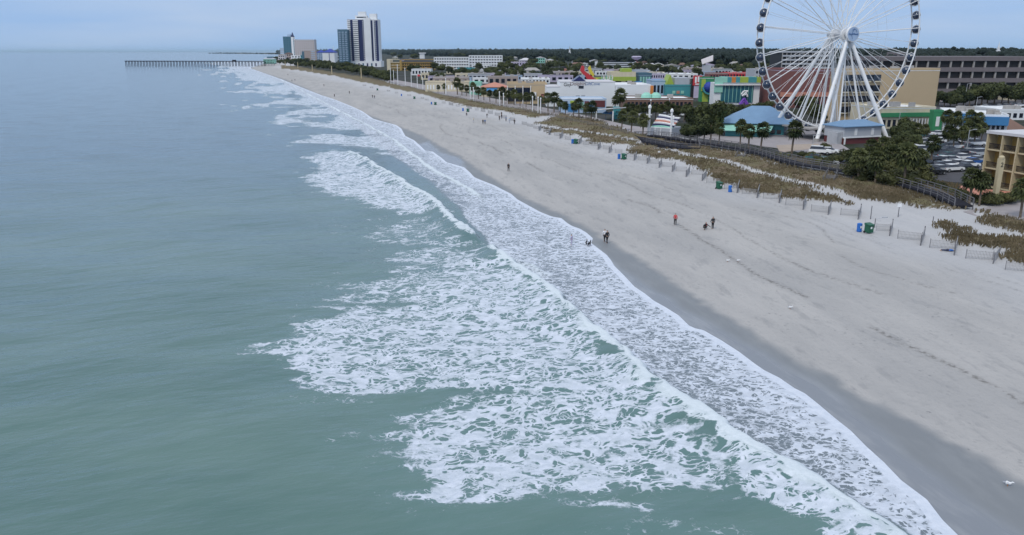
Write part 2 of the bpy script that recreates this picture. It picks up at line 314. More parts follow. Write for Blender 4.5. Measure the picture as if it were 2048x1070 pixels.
def sea_material():
    m, n, l, b = nodes('sea_water'); geo = n.new('ShaderNodeNewGeometry').outputs['Position']
    sx = n.new('ShaderNodeSeparateXYZ'); l.new(geo, sx.inputs[0]); cx = n.new('ShaderNodeCombineXYZ'); l.new(sx.outputs[0], cx.inputs[0]); l.new(sx.outputs[1], cx.inputs[1]); flat = cx.outputs[0]
    dens, fi_, sa = attr(n, 'foam'), attr(n, 'fine'), attr(n, 'sandy'); wal = attr(n, 'crest')
    def warp(s1, a1, s2, a2):
        v = flat
        for s, a in ((s1, a1), (s2, a2)):
            c = noise(n, l, flat, s, 2, .5, 1); sub = n.new('ShaderNodeVectorMath'); sub.operation = 'MULTIPLY_ADD'; l.new(c, sub.inputs[0]); sub.inputs[1].default_value = (a, a, 0); l.new(v, sub.inputs[2]); v = sub.outputs[0]
        return v
    def vor(vec, s):
        x = n.new('ShaderNodeTexVoronoi'); x.feature = 'DISTANCE_TO_EDGE'; x.inputs['Scale'].default_value = s; l.new(vec, x.inputs['Vector'])
        y = n.new('ShaderNodeTexVoronoi'); y.feature = 'F1'; y.inputs['Scale'].default_value = s; l.new(vec, y.inputs['Vector'])   # round the holes off
        return mth(n, l, 'MAXIMUM', mth(n, l, 'ADD', mth(n, l, 'MULTIPLY', x.outputs['Distance'], .62), mth(n, l, 'MULTIPLY', mth(n, l, 'SUBTRACT', .56, y.outputs['Distance']), .30)), 0)
    wv = mapping(n, l, warp(.28, 3.0, 1.1, 1.1), (.85, 1.25, 1), (0, 0, R(-14)))
    wf = mapping(n, l, warp(.5, 1.6, 2.4, .5), (.8, 1.3, 1), (0, 0, R(-8)))
    ea = mth(n, l, 'MINIMUM', vor(wv, .62), mth(n, l, 'MULTIPLY', vor(wv, 1.5), 1.25)); eb = mth(n, l, 'MINIMUM', vor(wv, 1.1), mth(n, l, 'MULTIPLY', vor(wv, 2.6), 1.35))
    em = n.new('ShaderNodeMix'); l.new(mrange(n, l, noise(n, l, flat, .16, 3, .6), .44, .56), em.inputs[0]); l.new(ea, em.inputs[2]); l.new(eb, em.inputs[3]); e1 = em.outputs[0]
    e2 = mth(n, l, 'MINIMUM', vor(wf, 1.45), mth(n, l, 'MULTIPLY', vor(wf, 3.3), 1.45))
    e1 = mth(n, l, 'ADD', e1, mth(n, l, 'MULTIPLY', mth(n, l, 'SUBTRACT', noise(n, l, flat, 4, 5, .7), .5), .17))
    e2 = mth(n, l, 'ADD', e2, mth(n, l, 'MULTIPLY', mth(n, l, 'SUBTRACT', noise(n, l, flat, 8, 4, .7), .5), .15))
    dn = mth(n, l, 'ADD', dens, mth(n, l, 'MULTIPLY', mth(n, l, 'SUBTRACT', noise(n, l, wv, .22, 4, .6), .5), .75))
    dn = mth(n, l, 'ADD', dn, mth(n, l, 'MULTIPLY', mth(n, l, 'SUBTRACT', noise(n, l, wv, .75, 3, .6), .5), .70))
    # only where there is foam at all
    gate = mrange(n, l, dens, .03, .28)
    T = mth(n, l, 'SUBTRACT', mth(n, l, 'MULTIPLY', dn, .285), .165)
    k1 = mrange(n, l, mth(n, l, 'SUBTRACT', T, e1), -.040, .045)
    k2 = mrange(n, l, mth(n, l, 'SUBTRACT', mth(n, l, 'ADD', T, -.006), e2), -.045, .045)
    mk = n.new('ShaderNodeMix'); l.new(fi_, mk.inputs[0]); l.new(k1, mk.inputs[2]); l.new(k2, mk.inputs[3]); mask = mk.outputs[0]
    mask = mth(n, l, 'MULTIPLY', mask, gate)
    thin = mrange(n, l, noise(n, l, wf, .9, 4, .65), .35, .65, .74, 1.0)
    mask = mth(n, l, 'MULTIPLY', mask, thin)
    mask = mth(n, l, 'MAXIMUM', mask, mrange(n, l, dens, 1.0, 1.1, 0, .95))
    # water body colour: turbid green, milky where air is mixed in, sandy violet over the beach
    big = noise(n, l, mapping(n, l, flat, (.5, 1, 1), (0, 0, R(-15))), .035, 5, .65)
    base = mixc_(n, l, mrange(n, l, big, .35, .65), (.064, .140, .130), (.105, .188, .172))
    base = mixc_(n, l, mth(n, l, 'MULTIPLY', attr(n, 'far_sky_blue'), .85), base, (.048, .118, .168))  # bluer away from the viewpoint: less turbid, plus sky reflection put into colour
    base = mixc_(n, l, mrange(n, l, dens, 0, .9, 0, .42), base, (.12, .225, .24))
    base = mixc_(n, l, sa, base, (.135, .165, .195))
    fcol = mixc_(n, l, noise(n, l, flat, 1.7, 3, .6), (.50, .57, .68), (.76, .81, .90))
    fcol = mixc_(n, l, mth(n, l, 'MULTIPLY', wal, .75), fcol, mixc_(n, l, noise(n, l, flat, 3.5, 4, .65), (.50, .60, .64), (.80, .86, .91)))
    l.new(mixc_(n, l, mask, base, fcol), b.inputs['Base Color'])
    l.new(mrange(n, l, mask, 0, 1, .12, .85, False), b.inputs['Roughness']); b.inputs['IOR'].default_value = 1.33
    l.new(mrange(n, l, mask, 0, 1, .8, .1, False), b.inputs['Specular IOR Level'])
    # ripples
    cd = n.new('ShaderNodeCameraData').outputs['View Distance']
    r1 = noise(n, l, mapping(n, l, flat, (.36, 1.0, 1), (0, 0, R(-16))), .60, 5, .62)
    r2 = noise(n, l, mapping(n, l, flat, (.42, 1.0, 1), (0, 0, R(-26))), .15, 3, .5)
    hh = mth(n, l, 'ADD', mth(n, l, 'MULTIPLY', r1, .62), mth(n, l, 'MULTIPLY', r2, 1.7))
    hh = mth(n, l, 'ADD', hh, mth(n, l, 'MULTIPLY', mask, .10))
    hh = mth(n, l, 'ADD', hh, mth(n, l, 'MULTIPLY', mth(n, l, 'MULTIPLY', mask, noise(n, l, flat, 2.6, 5, .72)), .55))
    bp = n.new('ShaderNodeBump'); bp.inputs['Distance'].default_value = 1.0; bp.inputs['Strength'].default_value = .34; l.new(hh, bp.inputs['Height']); l.new(bp.outputs[0], b.inputs['Normal'])
    return m
sea = sheet('sea_water', X, Y, Zsea + .012, Q, D < 1.2, sea_material(), dict(foam=foam, fine=fine, sandy=sandy, crest=wall_, far_sky_blue=sm(45, 260, RAD + (vnoise(X, Y, 35, 97) - .5) * 60)))

# --- land: beach, dunes, town ground
DRY = [(2048,965),(1990,925),(1948,905),(1898,880),(1850,855),(1800,830),(1765,811),(1715,790),(1696,778),(1675,757),(1659,749),(1625,735),(1590,716),(1521,676),(1498,655),(1448,629),(1400,600),(1340,559),(1300,530),(1270,510),(1246,500),(1225,485),(1195,472),(1188,462),(1168,450),(1144,438),(1120,425),(1100,418),(1090,413),(1050,395),(1000,365),(965,345),(945,331),(920,312),(890,297),(865,283),(845,271),(818,260),(790,249),(765,239),(740,230),(700,213),(660,197),(605,173),(572,159),(540,149),(500,136)]
dryw = [(60, -60), (50, 10), (42, 35)] + W2(DRY, .35)
wet_poly = dryw + [(-1500, 1300), (-1500, -60)]
FILM = [(2048,1075),(1990,1030),(1900,970),(1830,915),(1760,860),(1690,800),(1620,760),(1560,722),(1500,690),(1440,652),(1380,620),(1330,590),(1290,565),(1262,545),(1238,535),(1222,522),(1210,505),(1190,488)]
film_poly = W2(FILM, .15) + [(-50, 100), (-50, 0), (40, 0)]
film2 = W2([(830,288),(858,283),(880,303),(925,318),(930,335),(905,332),(880,322),(845,304)], .1)
land = (D > -12)
wet = np.zeros(len(X)); film_sheen = np.zeros(len(X)); dune = np.zeros(len(X)); town = sm(64, 70, D + (vnoise(X, Y, 9, 90) - .5) * 3)
idl = np.where(land & (RAD < 3000))[0]; Pl = P2[idl]; wl = (vnoise(X[idl], Y[idl], 3, 91) - .5) * .8
sw_ = sdf(wet_poly, Pl) + wl * .6; wet[idl] = sm(1.0, -.6, sw_ + (vnoise(X[idl], Y[idl], 1.2, 131) - .5) * .8)
sf_ = np.minimum(sdf(film_poly, Pl), sdf(film2, Pl)) + wl; film_sheen[idl] = sm(.8, -.8, sf_) * .9
DUNES = [[(1060,246),(1100,252),(1180,264),(1265,282),(1400,315),(1445,323),(1520,346),(1580,361),(1640,378),(1700,398),(1740,412),(1700,408),(1673,402),(1620,396),(1568,390),(1527,381),(1488,375),(1439,357),(1400,338),(1368,322),(1348,319),(1305,311),(1255,302),(1262,291),(1210,284),(1188,283),(1156,269),(1098,262)],
 [(1120,228),(1200,245),(1280,270),(1330,283),(1400,296),(1470,308),(1530,325),(1600,342),(1700,360),(1790,378),(1850,396),(1915,422),(1850,420),(1800,408),(1760,400),(1720,402),(1680,392),(1640,380),(1580,366),(1520,350),(1440,328),(1380,312),(1290,290),(1240,280),(1180,268),(1110,254),(1070,246)],
 [(760,165),(830,176),(900,192),(1000,212),(1060,222),(1120,232),(1060,236),(1000,222),(960,217),(915,208),(870,196),(833,187),(784,177)],
 [(560,130),(640,137),(700,147),(760,160),(800,172),(770,174),(720,164),(660,151),(600,141),(560,136)],
 [(1935,437),(1965,430),(2048,448),(2130,465),(2130,492),(2048,472),(1960,449)],
 [(1868,447),(1890,445),(1945,456),(2048,484),(2130,500),(2130,520),(2048,512),(2020,500),(1990,488),(1955,486),(1930,482),(1890,466)],
 [(2000,505),(2048,498),(2130,515),(2130,540),(2048,520),(2015,516)],
 [(1560,318),(1640,326),(1720,342),(1800,358),(1860,375),(1930,402),(1860,396),(1790,372),(1700,352),(1600,336),(1540,322)],
 [(1850,372),(1900,372),(1960,400),(1975,412),(1930,412),(1880,392)]]
dn_ = np.zeros(len(idl)); wn = (vnoise(X[idl], Y[idl], 4, 92) - .5) * 3 + (vnoise(X[idl], Y[idl], 1.5, 93) - .5) * 2
for pl in DUNES: dn_ = np.maximum(dn_, sm(1.0, -3.2, sdf(W2(pl, 2.0), Pl) + wn))
dune[idl] = dn_ * (1 - wet[idl])
PATHW, _, _, _ = ldist(W2([(1095,251),(1180,263),(1265,279),(1330,296),(1400,313),(1445,320),(1520,343),(1580,359),(1620,366),(1660,376),(1700,392),(1745,408)], 2.2), Pl)
pw_ = np.interp(Y[idl], [110, 150, 230], [1.7, .9, .7]); dune[idl] *= sm(.75, 1.25, PATHW / pw_)
Zl = hz_d(D) + dune * (.25 + .5 * vnoise(X, Y, 5, 94)) + np.where((D > 14) & (D < 60), (vnoise(X, Y, 6, 95) - .5) * .12, 0)
def land_material():
    m, n, l, b = nodes('beach_ground'); geo = n.new('ShaderNodeNewGeometry').outputs['Position']
    we, fl, du, tw, fr = attr(n, 'wet'), attr(n, 'film_sheen'), attr(n, 'dune'), attr(n, 'town'), attr(n, 'forest')
    st = mapping(n, l, geo, (1, .22, 1), (0, 0, R(-13)))
    a = noise(n, l, st, .16, 5, .62); c = noise(n, l, geo, 1.6, 6, .7); d = noise(n, l, mapping(n, l, geo, (1.2, .34, 1), (0, 0, R(-6))), .55, 5, .65)
    s = mixc_(n, l, mrange(n, l, a, .30, .70), (.352, .352, .354), (.425, .420, .415))
    s = mixc_(n, l, mrange(n, l, c, .50, .72, 0, .30), s, (.23, .235, .245))
    s = mixc_(n, l, mrange(n, l, d, .54, .66, 0, .36), s, (.225, .232, .245))
    sp = noise(n, l, mapping(n, l, geo, (1, .5, 1), (0, 0, R(-12))), 2.6, 4, .7); s = mixc_(n, l, mrange(n, l, sp, .66, .72, 0, .6), s, (.14, .145, .15))
    # dry pale sand higher up
    up = attr(n, 'pale'); s = mixc_(n, l, mth(n, l, 'MULTIPLY', up, .55), s, (.50, .515, .545))
    fv = n.new('ShaderNodeTexVoronoi'); fv.inputs['Scale'].default_value = 1.5; l.new(geo, fv.inputs['Vector'])
    fpm = mth(n, l, 'MULTIPLY', mrange(n, l, fv.outputs['Distance'], .10, .26, 1, 0), mrange(n, l, noise(n, l, st, .35, 4, .65), .50, .62))
    s = mixc_(n, l, mth(n, l, 'MULTIPLY', fpm, .55), s, (.20, .205, .215))
    s = mixc_(n, l, mth(n, l, 'MULTIPLY', attr(n, 'wrack'), mrange(n, l, noise(n, l, geo, 1.9, 5, .75), .42, .60)), s, (.15, .145, .14))
    wc = mixc_(n, l, mrange(n, l, d, .4, .7), (.185, .200, .215), (.215, .230, .245)); s = mixc_(n, l, we, s, wc)
    s = mixc_(n, l, mth(n, l, 'MULTIPLY', fl, we), s, mixc_(n, l, mrange(n, l, noise(n, l, st, .8, 5, .6), .45, .65), (.195, .215, .245), (.25, .268, .295)))  # paler, bluer streaks: sheen of the water film put into the colour
    dt = mth(n, l, 'ADD', du, mth(n, l, 'MULTIPLY', mth(n, l, 'SUBTRACT', noise(n, l, geo, .8, 5, .7), .5), 1.5)); dm = mrange(n, l, dt, .40, .80)
    gc = mixc_(n, l, mrange(n, l, noise(n, l, geo, .22, 4, .6), .4, .62), (.165, .130, .090), (.155, .142, .080))
    gc = mixc_(n, l, mrange(n, l, noise(n, l, geo, 2.2, 4, .7), .5, .7, 0, .55), gc, (.07, .062, .035))
    s = mixc_(n, l, dm, s, gc)
    tcol = mixc_(n, l, mrange(n, l, noise(n, l, geo, .035, 4, .6), .42, .58), (.060, .062, .064), (.028, .036, .020)); s = mixc_(n, l, tw, s, tcol)
    s = mixc_(n, l, fr, s, (.018, .028, .018)); l.new(s, b.inputs['Base Color'])
    ro = mrange(n, l, mth(n, l, 'MULTIPLY', we, mth(n, l, 'ADD', .55, mth(n, l, 'MULTIPLY', fl, .45))), 0, 1, .92, .22, False); l.new(ro, b.inputs['Roughness'])
    l.new(mrange(n, l, we, 0, 1, .12, .5, False), b.inputs['Specular IOR Level'])
    h = mth(n, l, 'MULTIPLY', mth(n, l, 'ADD', mth(n, l, 'MULTIPLY', c, .5), mth(n, l, 'MULTIPLY', d, .8)), mrange(n, l, we, 0, 1, 1, .03, False))
    bp = n.new('ShaderNodeBump'); bp.inputs['Distance'].default_value = .3; bp.inputs['Strength'].default_value = .8; l.new(h, bp.inputs['Height']); l.new(bp.outputs[0], b.inputs['Normal'])
    return m
wn2 = vnoise(X, Y, 18, 98); wrack = .0 * X
for dc, a_, w_, k_ in ((15.5, 5, .35, .9), (21, 7, .28, .7), (30, 6, .25, .6), (36, 3, .16, .5), (37.8, 3, .16, .5)): wrack = np.maximum(wrack, k_ * np.exp(-((D - dc - (vnoise(X, Y, 22, 98 + int(dc) // 9) - .5) * a_) / w_) ** 2) * (RAD < 420) * (vnoise(X, Y, 9, 120) > .35))
pale = sm(28, 46, D + (vnoise(X, Y, 12, 96) - .5) * 10); forest_a = sm(500, 700, D)
ground = sheet('ground', X, Y, Zl, Q, land, land_material(), dict(wet=wet, film_sheen=film_sheen, dune=dune, town=town, forest=forest_a, pale=pale, wrack=wrack))
# ---------------------------------------------------------------- far woods (one mass) and the air
def ico(sub=1):
    import bmesh
    bm = bmesh.new(); bmesh.ops.create_icosphere(bm, subdivisions=sub, radius=1); v = np.array([p.co[:] for p in bm.verts]); f = np.array([[q.index for q in g.verts] for g in bm.faces]); bm.free(); return v, f
iv, ifc = ico(1); iv2, ifc2 = ico(2)
def clumps(name, cs, rs, m, flat=.8, kind=None, jit=.35, base=(iv, ifc)):
    bv, bf = base; n = len(cs); nv = len(bv)
    v = bv[None] * (1 + (rng.random((n, nv, 1)) - .5) * 2 * jit) * np.array(rs)[:, None, None] * np.array([1, 1, flat]) + np.array(cs)[:, None, :]
    f = (bf[None] + (np.arange(n) * nv)[:, None, None]).reshape(-1, 3)
    me = bpy.data.meshes.new(name); me.vertices.add(n * nv); me.vertices.foreach_set('co', v.astype(np.float32).ravel()); me.loops.add(f.size); me.loops.foreach_set('vertex_index', f.astype(np.int32).ravel())
    me.polygons.add(len(f)); me.polygons.foreach_set('loop_start', (np.arange(len(f)) * 3).astype(np.int32)); me.update(calc_edges=True); me.materials.append(m)
    o = link(name, me)
    if kind: o['kind'] = kind
    return o
cs, rs = [], []
pts = []
r0 = rng.random((60000, 2)); uu = 555 + r0[:, 0] * 1750; yy = 700 * (14000 / 700) ** (r0[:, 1] ** 1.15); xx = (uu - 1024) / FPX * (yy * cP + CH * sP)
dd = sdf(sea_poly, np.stack([xx, yy], 1)); k = (dd > np.where(uu > 1500, 560, np.interp(uu, [560, 760, 1100, 1500], [700, 640, 600, 560]))) & (vnoise(xx, yy, 90, 200) > .22)
xx, yy, dd = xx[k][:13000], yy[k][:13000], dd[k][:13000]; zz = hz_d(dd); th_ = 9 + 8 * rng.random(len(xx)) * (vnoise(xx, yy, 120, 201) + .3)
nr_ = yy < 2200; rr = np.where(nr_, 3.2 + 2.6 * rng.random(len(xx)), (5 + 4 * rng.random(len(xx))) * np.interp(yy, [2200, 14000], [1, 4]))
c3 = np.stack([xx, yy, zz + th_ * .8], 1); k1 = np.where(nr_)[0]
c4 = np.repeat(c3[k1], 3, 0) + rng.normal(size=(len(k1) * 3, 3)) * np.array([4, 4, 2.2]); c4[:, 2] -= rng.random(len(c4)) * 5
wood = clumps('forest', np.concatenate([c4]), np.repeat(rr[k1], 3) * (.6 + .5 * rng.random(len(c4))), F3, .95, 'stuff', .22, (iv2, ifc2))
clumps('far_forest', c3[~nr_], rr[~nr_], F3, 1.1, 'stuff', .3)
C('haze_coast', .05, .08, .10)
far = np.array([(-1290 + t * -2700 + 60, 4500 + t * 6000) for t in rng.random(900)]); fx = far[:, 0] + rng.random(900) * 400; fd = sdf(sea_poly, np.stack([fx, far[:, 1]], 1)); kk = fd > 12
o = clumps('coastal_woods', np.stack([fx[kk], far[kk, 1], 2 + rng.random(kk.sum()) * 3], 1), 7 + 8 * rng.random(kk.sum()), F3, .6, 'stuff', .3)
mh = bpy.data.materials.new('haze'); mh.use_nodes = True; hn = mh.node_tree.nodes; hn.clear(); ho = hn.new('ShaderNodeOutputMaterial'); hv = hn.new('ShaderNodeVolumePrincipled')
hv.inputs['Color'].default_value = (.62, .84, 1, 1); hv.inputs['Density'].default_value = 0.000022; hv.inputs['Anisotropy'].default_value = 0; mh.node_tree.links.new(hv.outputs[0], ho.inputs['Volume'])
hb = MB().box(-72000, 72000, -1500, 72000, -4, 108).build('haze', mh); hb['kind'] = 'stuff'

# ---------------------------------------------------------------- vegetation prototypes
def palm_mesh(seed, n=84):
    r = random.Random(seed); v = []; f = []
    for i in range(n):
        az = r.random() * 2 * math.pi; el = R(r.choice([80, 60, 45, 28, 12, -5, -22, -40, -58]) + r.uniform(-10, 10)); ln = r.uniform(.75, 1.1)
        d = Vector((math.cos(az) * math.cos(el), math.sin(az) * math.cos(el), math.sin(el))); s_ = d.cross(Vector((0, 0, 1))).normalized(); up = s_.cross(d)
        c = d * ln * .55; nb = 5
        for j in range(nb):                                    # a fan of drooping blades
            a = (j / (nb - 1) - .5) * R(150); t = (d * math.cos(a) + s_ * math.sin(a)) * ln * .62; w = (s_ * math.cos(a) - d * math.sin(a)) * .10
            q = c + t * .55; e = c + t + Vector((0, 0, -.16 - .1 * r.random())); o = len(v)
            v += [c[:], (q + w)[:], e[:], (q - w)[:]]; f += [(o, o + 1, o + 2, o + 3)]
    return v, f
def make_palm(seed, h, r):
    t = thing('palm_tree', 'palm', 'palm tree'); lean = random.Random(seed).uniform(-.25, .25)
    MB().path([(0, 0, -.3), (lean * .3, 0, h * .35), (lean, .05, h * .75), (lean * 1.3, .05, h)], .21, 7).build('trunk', M['bark'], t)
    v, f = palm_mesh(seed); m = MB(); m.add([(p[0] * r + lean * 1.3, p[1] * r, p[2] * r * 1.05 + h + .2) for p in v], f); m.build('crown', F1, t)
    m = MB(); m.lathe((lean * 1.25, .05, h - .9), [(.12, 0), (.34, .35), (.36, .8), (.2, 1.1)], 8); m.build('boot', M['bark'], t); return t
def leafy(seed, n, rx, rz, leaf, m=None, low=.0):
    r = np.random.default_rng(seed); lob = r.normal(size=(9, 3)) * np.array([.45, .45, .35]); lr = .45 + .3 * r.random(9)
    i = r.integers(0, 9, n); d = r.normal(size=(n, 3)); d /= np.linalg.norm(d, axis=1)[:, None]
    p = lob[i] + d * (lr[i] * (.72 + .3 * r.random(n)))[:, None]; p = p * np.array([rx, rx, rz]); p[:, 2] = np.maximum(p[:, 2], -rz * .95 + low)
    a = r.normal(size=(n, 3)); a /= np.linalg.norm(a, axis=1)[:, None]; b = np.cross(a, d + 1e-3); b /= np.linalg.norm(b, axis=1)[:, None]; s = leaf * (.6 + .8 * r.random(n))[:, None]
    v = np.stack([p - a * s, p + b * s * .6, p + a * s, p - b * s * .6], 1).reshape(-1, 3); f = np.arange(4 * n).reshape(-1, 4); return v, f
def make_tree(seed, h, rx, n=2300, m=F2, leaf=.36, name='broadleaf_tree'):
    t = thing(name, 'tree', 'tree'); r = random.Random(seed); mb = MB(); top = (r.uniform(-.3, .3), r.uniform(-.3, .3), h * .62); mb.tube((0, 0, -.3), top, .26, .14, 7)
    for k in range(5):
        a = k * 1.26 + r.random(); mb.tube((top[0] * .6, top[1] * .6, h * (.3 + .06 * k)), (math.cos(a) * rx * .6, math.sin(a) * rx * .6, h * .72), .1, .03, 5)
    mb.build('trunk', M['bark'], t); v, f = leafy(seed, n, rx * .8, h * .36, leaf); v[:, 2] += h * .62
    core = MB(); c = iv2 * np.array([rx * .5, rx * .5, h * .22]) * (1 + (np.random.default_rng(seed).random((len(iv2), 1)) - .5) * .5); c[:, 2] += h * .6
    v2 = np.concatenate([v, c]); core.v = [tuple(p) for p in v2]; core.f = [tuple(q) for q in f] + [tuple(q + len(v)) for q in ifc2]
    core.build('crown', m, t); return t
def make_bush(seed, h, rx, n=1500, m=F4, leaf=.17, name='shrub'):
    t = thing(name, 'shrub', 'shrub'); mb = MB(); r = random.Random(seed)
    for k in range(5): a = k * 1.3; mb.tube((0, 0, -.2), (math.cos(a) * rx * .45, math.sin(a) * rx * .45, h * .5), .06, .03, 5)
    mb.build('stem', M['bark'], t); v, f = leafy(seed, n, rx * .78, h * .42, leaf); v[:, 2] += h * .5
    c = iv2 * np.array([rx * .55, rx * .55, h * .30]) * (1 + (np.random.default_rng(seed).random((len(iv2), 1)) - .5) * .5); c[:, 2] += h * .45
    mb = MB(); mb.v = [tuple(p) for p in np.concatenate([v, c])]; mb.f = [tuple(q) for q in f] + [tuple(q + len(v)) for q in ifc2]; mb.build('foliage', m, t); return t
PALM = [make_palm(s, 4.4 + .35 * s, 1.8 + .07 * s) for s in range(4)]; PH = [4.4 + .35 * s for s in range(4)]
TREE = [make_tree(10 + s, 7, 3.6) for s in range(4)]
BUSH = [make_bush(30 + s, 2.6, 2.2) for s in range(3)]
_first = set()
def place(protos, i, loc, rz, label, group, sc, zs=None):
    p = protos[i % len(protos)]; s = (sc, sc, zs if zs else sc)
    if id(p) in _first: o = dup(p, loc, rz, label, s)
    else: _first.add(id(p)); o = p; o.location = loc; o.rotation_euler = (0, 0, rz); o.scale = s; o['label'] = label
    o['group'] = group; return o
def px_at(p): return FPX / (p[1] * cP - (p[2] - CH) * sP)       # photo pixels per metre at a point
def palms(lst, where, group, start=0):                          # (u, v base, height in px)
    for i, (u, v, hp) in enumerate(lst):
        p = G(u, v); s = hp / px_at(p) / (PH[(i + start) % 4] + 1.6) * 1.1
        lab = where if '%s' not in where else where % nth(i + 1)
        place(PALM, i + start, p, random.random() * 6.28, lab, group, s * .98)
def trees(lst, where, group, protos=TREE, hh=7.0, rw=1.0):
    for i, (u, v, hp) in enumerate(lst):
        p = G(u, v); s = hp / px_at(p) / hh
        place(protos, i + random.randrange(4), p, random.random() * 6.28, where % nth(i + 1) if '%s' in where else where, group, s * rw, s)

palms([(1395,283,30),(1421,286,42),(1438,289,38),(1480,292,46),(1497,298,44),(1521,301,50),(1583,308,58)], 'cabbage palm on the lawn before the blue pavilion, %s from left', 'palms on the lawn before the pavilion')
palms([(1243,262,36),(1262,268,40),(1285,276,42)], 'bushy palm left of the tall white stage masts, %s of three from the left', 'palms left of the stage masts', 1)
palms([(876,187,15),(889,188,18),(915,190,30),(924,192,22),(933,193,20),(946,195,26),(957,199,22),(968,202,24),(980,205,22),(992,207,24),(1004,208,30)], 'palm by the promenade before the low cream building, %s from left', 'palms along the far promenade', 2)
palms([(1016,209,24),(1028,211,28),(1040,213,24),(1052,215,26),(1064,217,28),(1082,220,24),(1096,224,34),(1108,226,36),(1120,229,26),(1131,232,24),(1147,236,28),(1158,238,36),(1172,242,30),(1182,245,38)], 'palm by the promenade before the white gift building, %s from left', 'palms along the near promenade', 3)
palms([(1861,330,52),(1893,300,44),(1906,302,40),(1921,300,42),(1934,296,48),(1946,294,40),(1832,292,40),(1846,290,36)], 'palm among the parked cars of the hotel lot, %s of them', 'palms in the car park')
palms([(1938,410,66),(1958,412,60)], 'thick palm beside the beige numbered post, %s of the pair from the left', 'palms by the beige post', 1)
palms([(2040,436,72)], 'palm at the right edge of the picture beside the paved beach access', 'palms by the beach access', 2)
palms([(1716,362,58),(1750,372,62),(1778,352,54),(1834,362,56),(1698,350,46),(1762,330,50),(1742,330,46),(1790,330,46)], 'cabbage palm poking out of the evergreen thicket, %s of the scatter', 'palms inside the thicket')
palms([(1806,378,80)], 'tall palm rising from the shrubs behind the boardwalk, left of the car park', 'palms above the shrubs', 3)
palms([(1238,228,44),(1229,226,30)], 'tall palm in front of the white gift building wall, %s of two', 'palms by the gift building', 1)
palms([(u, v, h) for u, v, h in [(1252,238,27),(1264,240,29),(1276,241,27),(1287,243,31),(1299,241,27),(1311,240,29),(1322,242,29),(1333,241,33),(1345,243,31),(1357,244,29),(1368,244,31),(1380,246,29)]], 'palm in the dense row before the long white roof, %s from the left', 'palms before the long white roof')
trees([(1402,262,56),(1416,268,64),(1408,284,48),(1432,258,44),(1446,250,42),(1390,268,46),(1462,247,34),(1380,285,40),(1428,245,40)], 'big dark tree in the clump right of the stage, %s counting from the stage', 'trees right of the stage')
trees([(1436,236,26),(1450,233,26),(1464,232,24),(1478,232,22),(1492,231,22),(1506,229,22),(1520,227,24),(1534,225,24)], 'clipped tree in the hedge before the green building, %s from left', 'hedge before the green building')
# shrub thicket behind the boardwalk
bl_ = [(1690,352,34),(1702,340,36),(1714,356,38),(1722,330,34),(1734,346,40),(1742,362,42),(1752,322,36),(1758,340,42),(1768,356,46),(1776,374,44),(1782,330,40),(1790,348,48),(1806,360,52),(1818,376,46),(1828,352,48),(1796,320,38),(1770,310,36),(1812,330,46),(1834,372,38),(1744,308,28),(1760,300,26),(1716,318,26),(1788,306,34),(1806,308,38),(1726,366,22)]
bl_ = [(u, v, h * .82) for u, v, h in bl_ if u > 1705 and not (1740 < u < 1762 and v < 330)]
trees(bl_, 'rounded evergreen in the thicket above the boardwalk, %s from left', 'thicket between boardwalk and car park', BUSH, 2.6, 1.12)
trees([(1636,332,20),(1654,334,22),(1574,318,14),(1602,318,18),(1616,320,18),(1690,318,22),(1673,330,24),(1650,300,16),(1560,316,12),(1628,322,16)], 'low round shrub near the white parked cars, %s of its scatter', 'shrubs near the white cars', BUSH, 2.6)
trees([(1850,370,14),(1862,374,15),(1874,378,16),(1886,383,16),(1898,388,16),(1910,392,18),(1922,397,18),(1934,402,18),(1962,408,16),(1975,410,24),(1990,409,26),(2004,407,26),(2018,405,24),(1968,372,22),(1984,372,22),(1999,371,22),(2014,372,24),(2029,374,28),(2042,376,32),(1947,404,18)], 'hedge bush below the balcony hotel, %s from the left', 'hedge below the balcony hotel', BUSH, 2.6, 1.1)
trees([(1798,286,42),(1814,292,38),(1800,296,34),(1828,300,34),(1806,272,38)], 'dark tree right of the ride station, %s in the clump', 'trees right of the ride station')
trees([(u, v, h) for u, v, h in [(1876,212,30),(1888,214,32),(1900,213,34),(1912,216,30),(1926,214,34),(1938,212,38),(1950,210,42),(1962,212,44),(1974,210,40),(1988,208,44),(2003,206,36),(2016,208,40),(2030,208,42),(2043,212,44),(1880,196,24),(1893,190,20),(1908,186,20),(1934,190,30),(1948,186,34),(1960,184,30),(1996,190,28),(2035,190,34),(1920,176,18),(1884,178,18),(1903,174,16)]], 'dark tree in the yards right of the tan building, %s listed', 'trees behind the tan building')
palms([(1893,270,44),(1908,276,46),(1938,270,44),(1952,268,38),(1980,262,34),(1870,256,30),(1962,282,32)], 'palm between the bright blue shops and the car park, %s from the left', 'palms before the blue shops', 2)
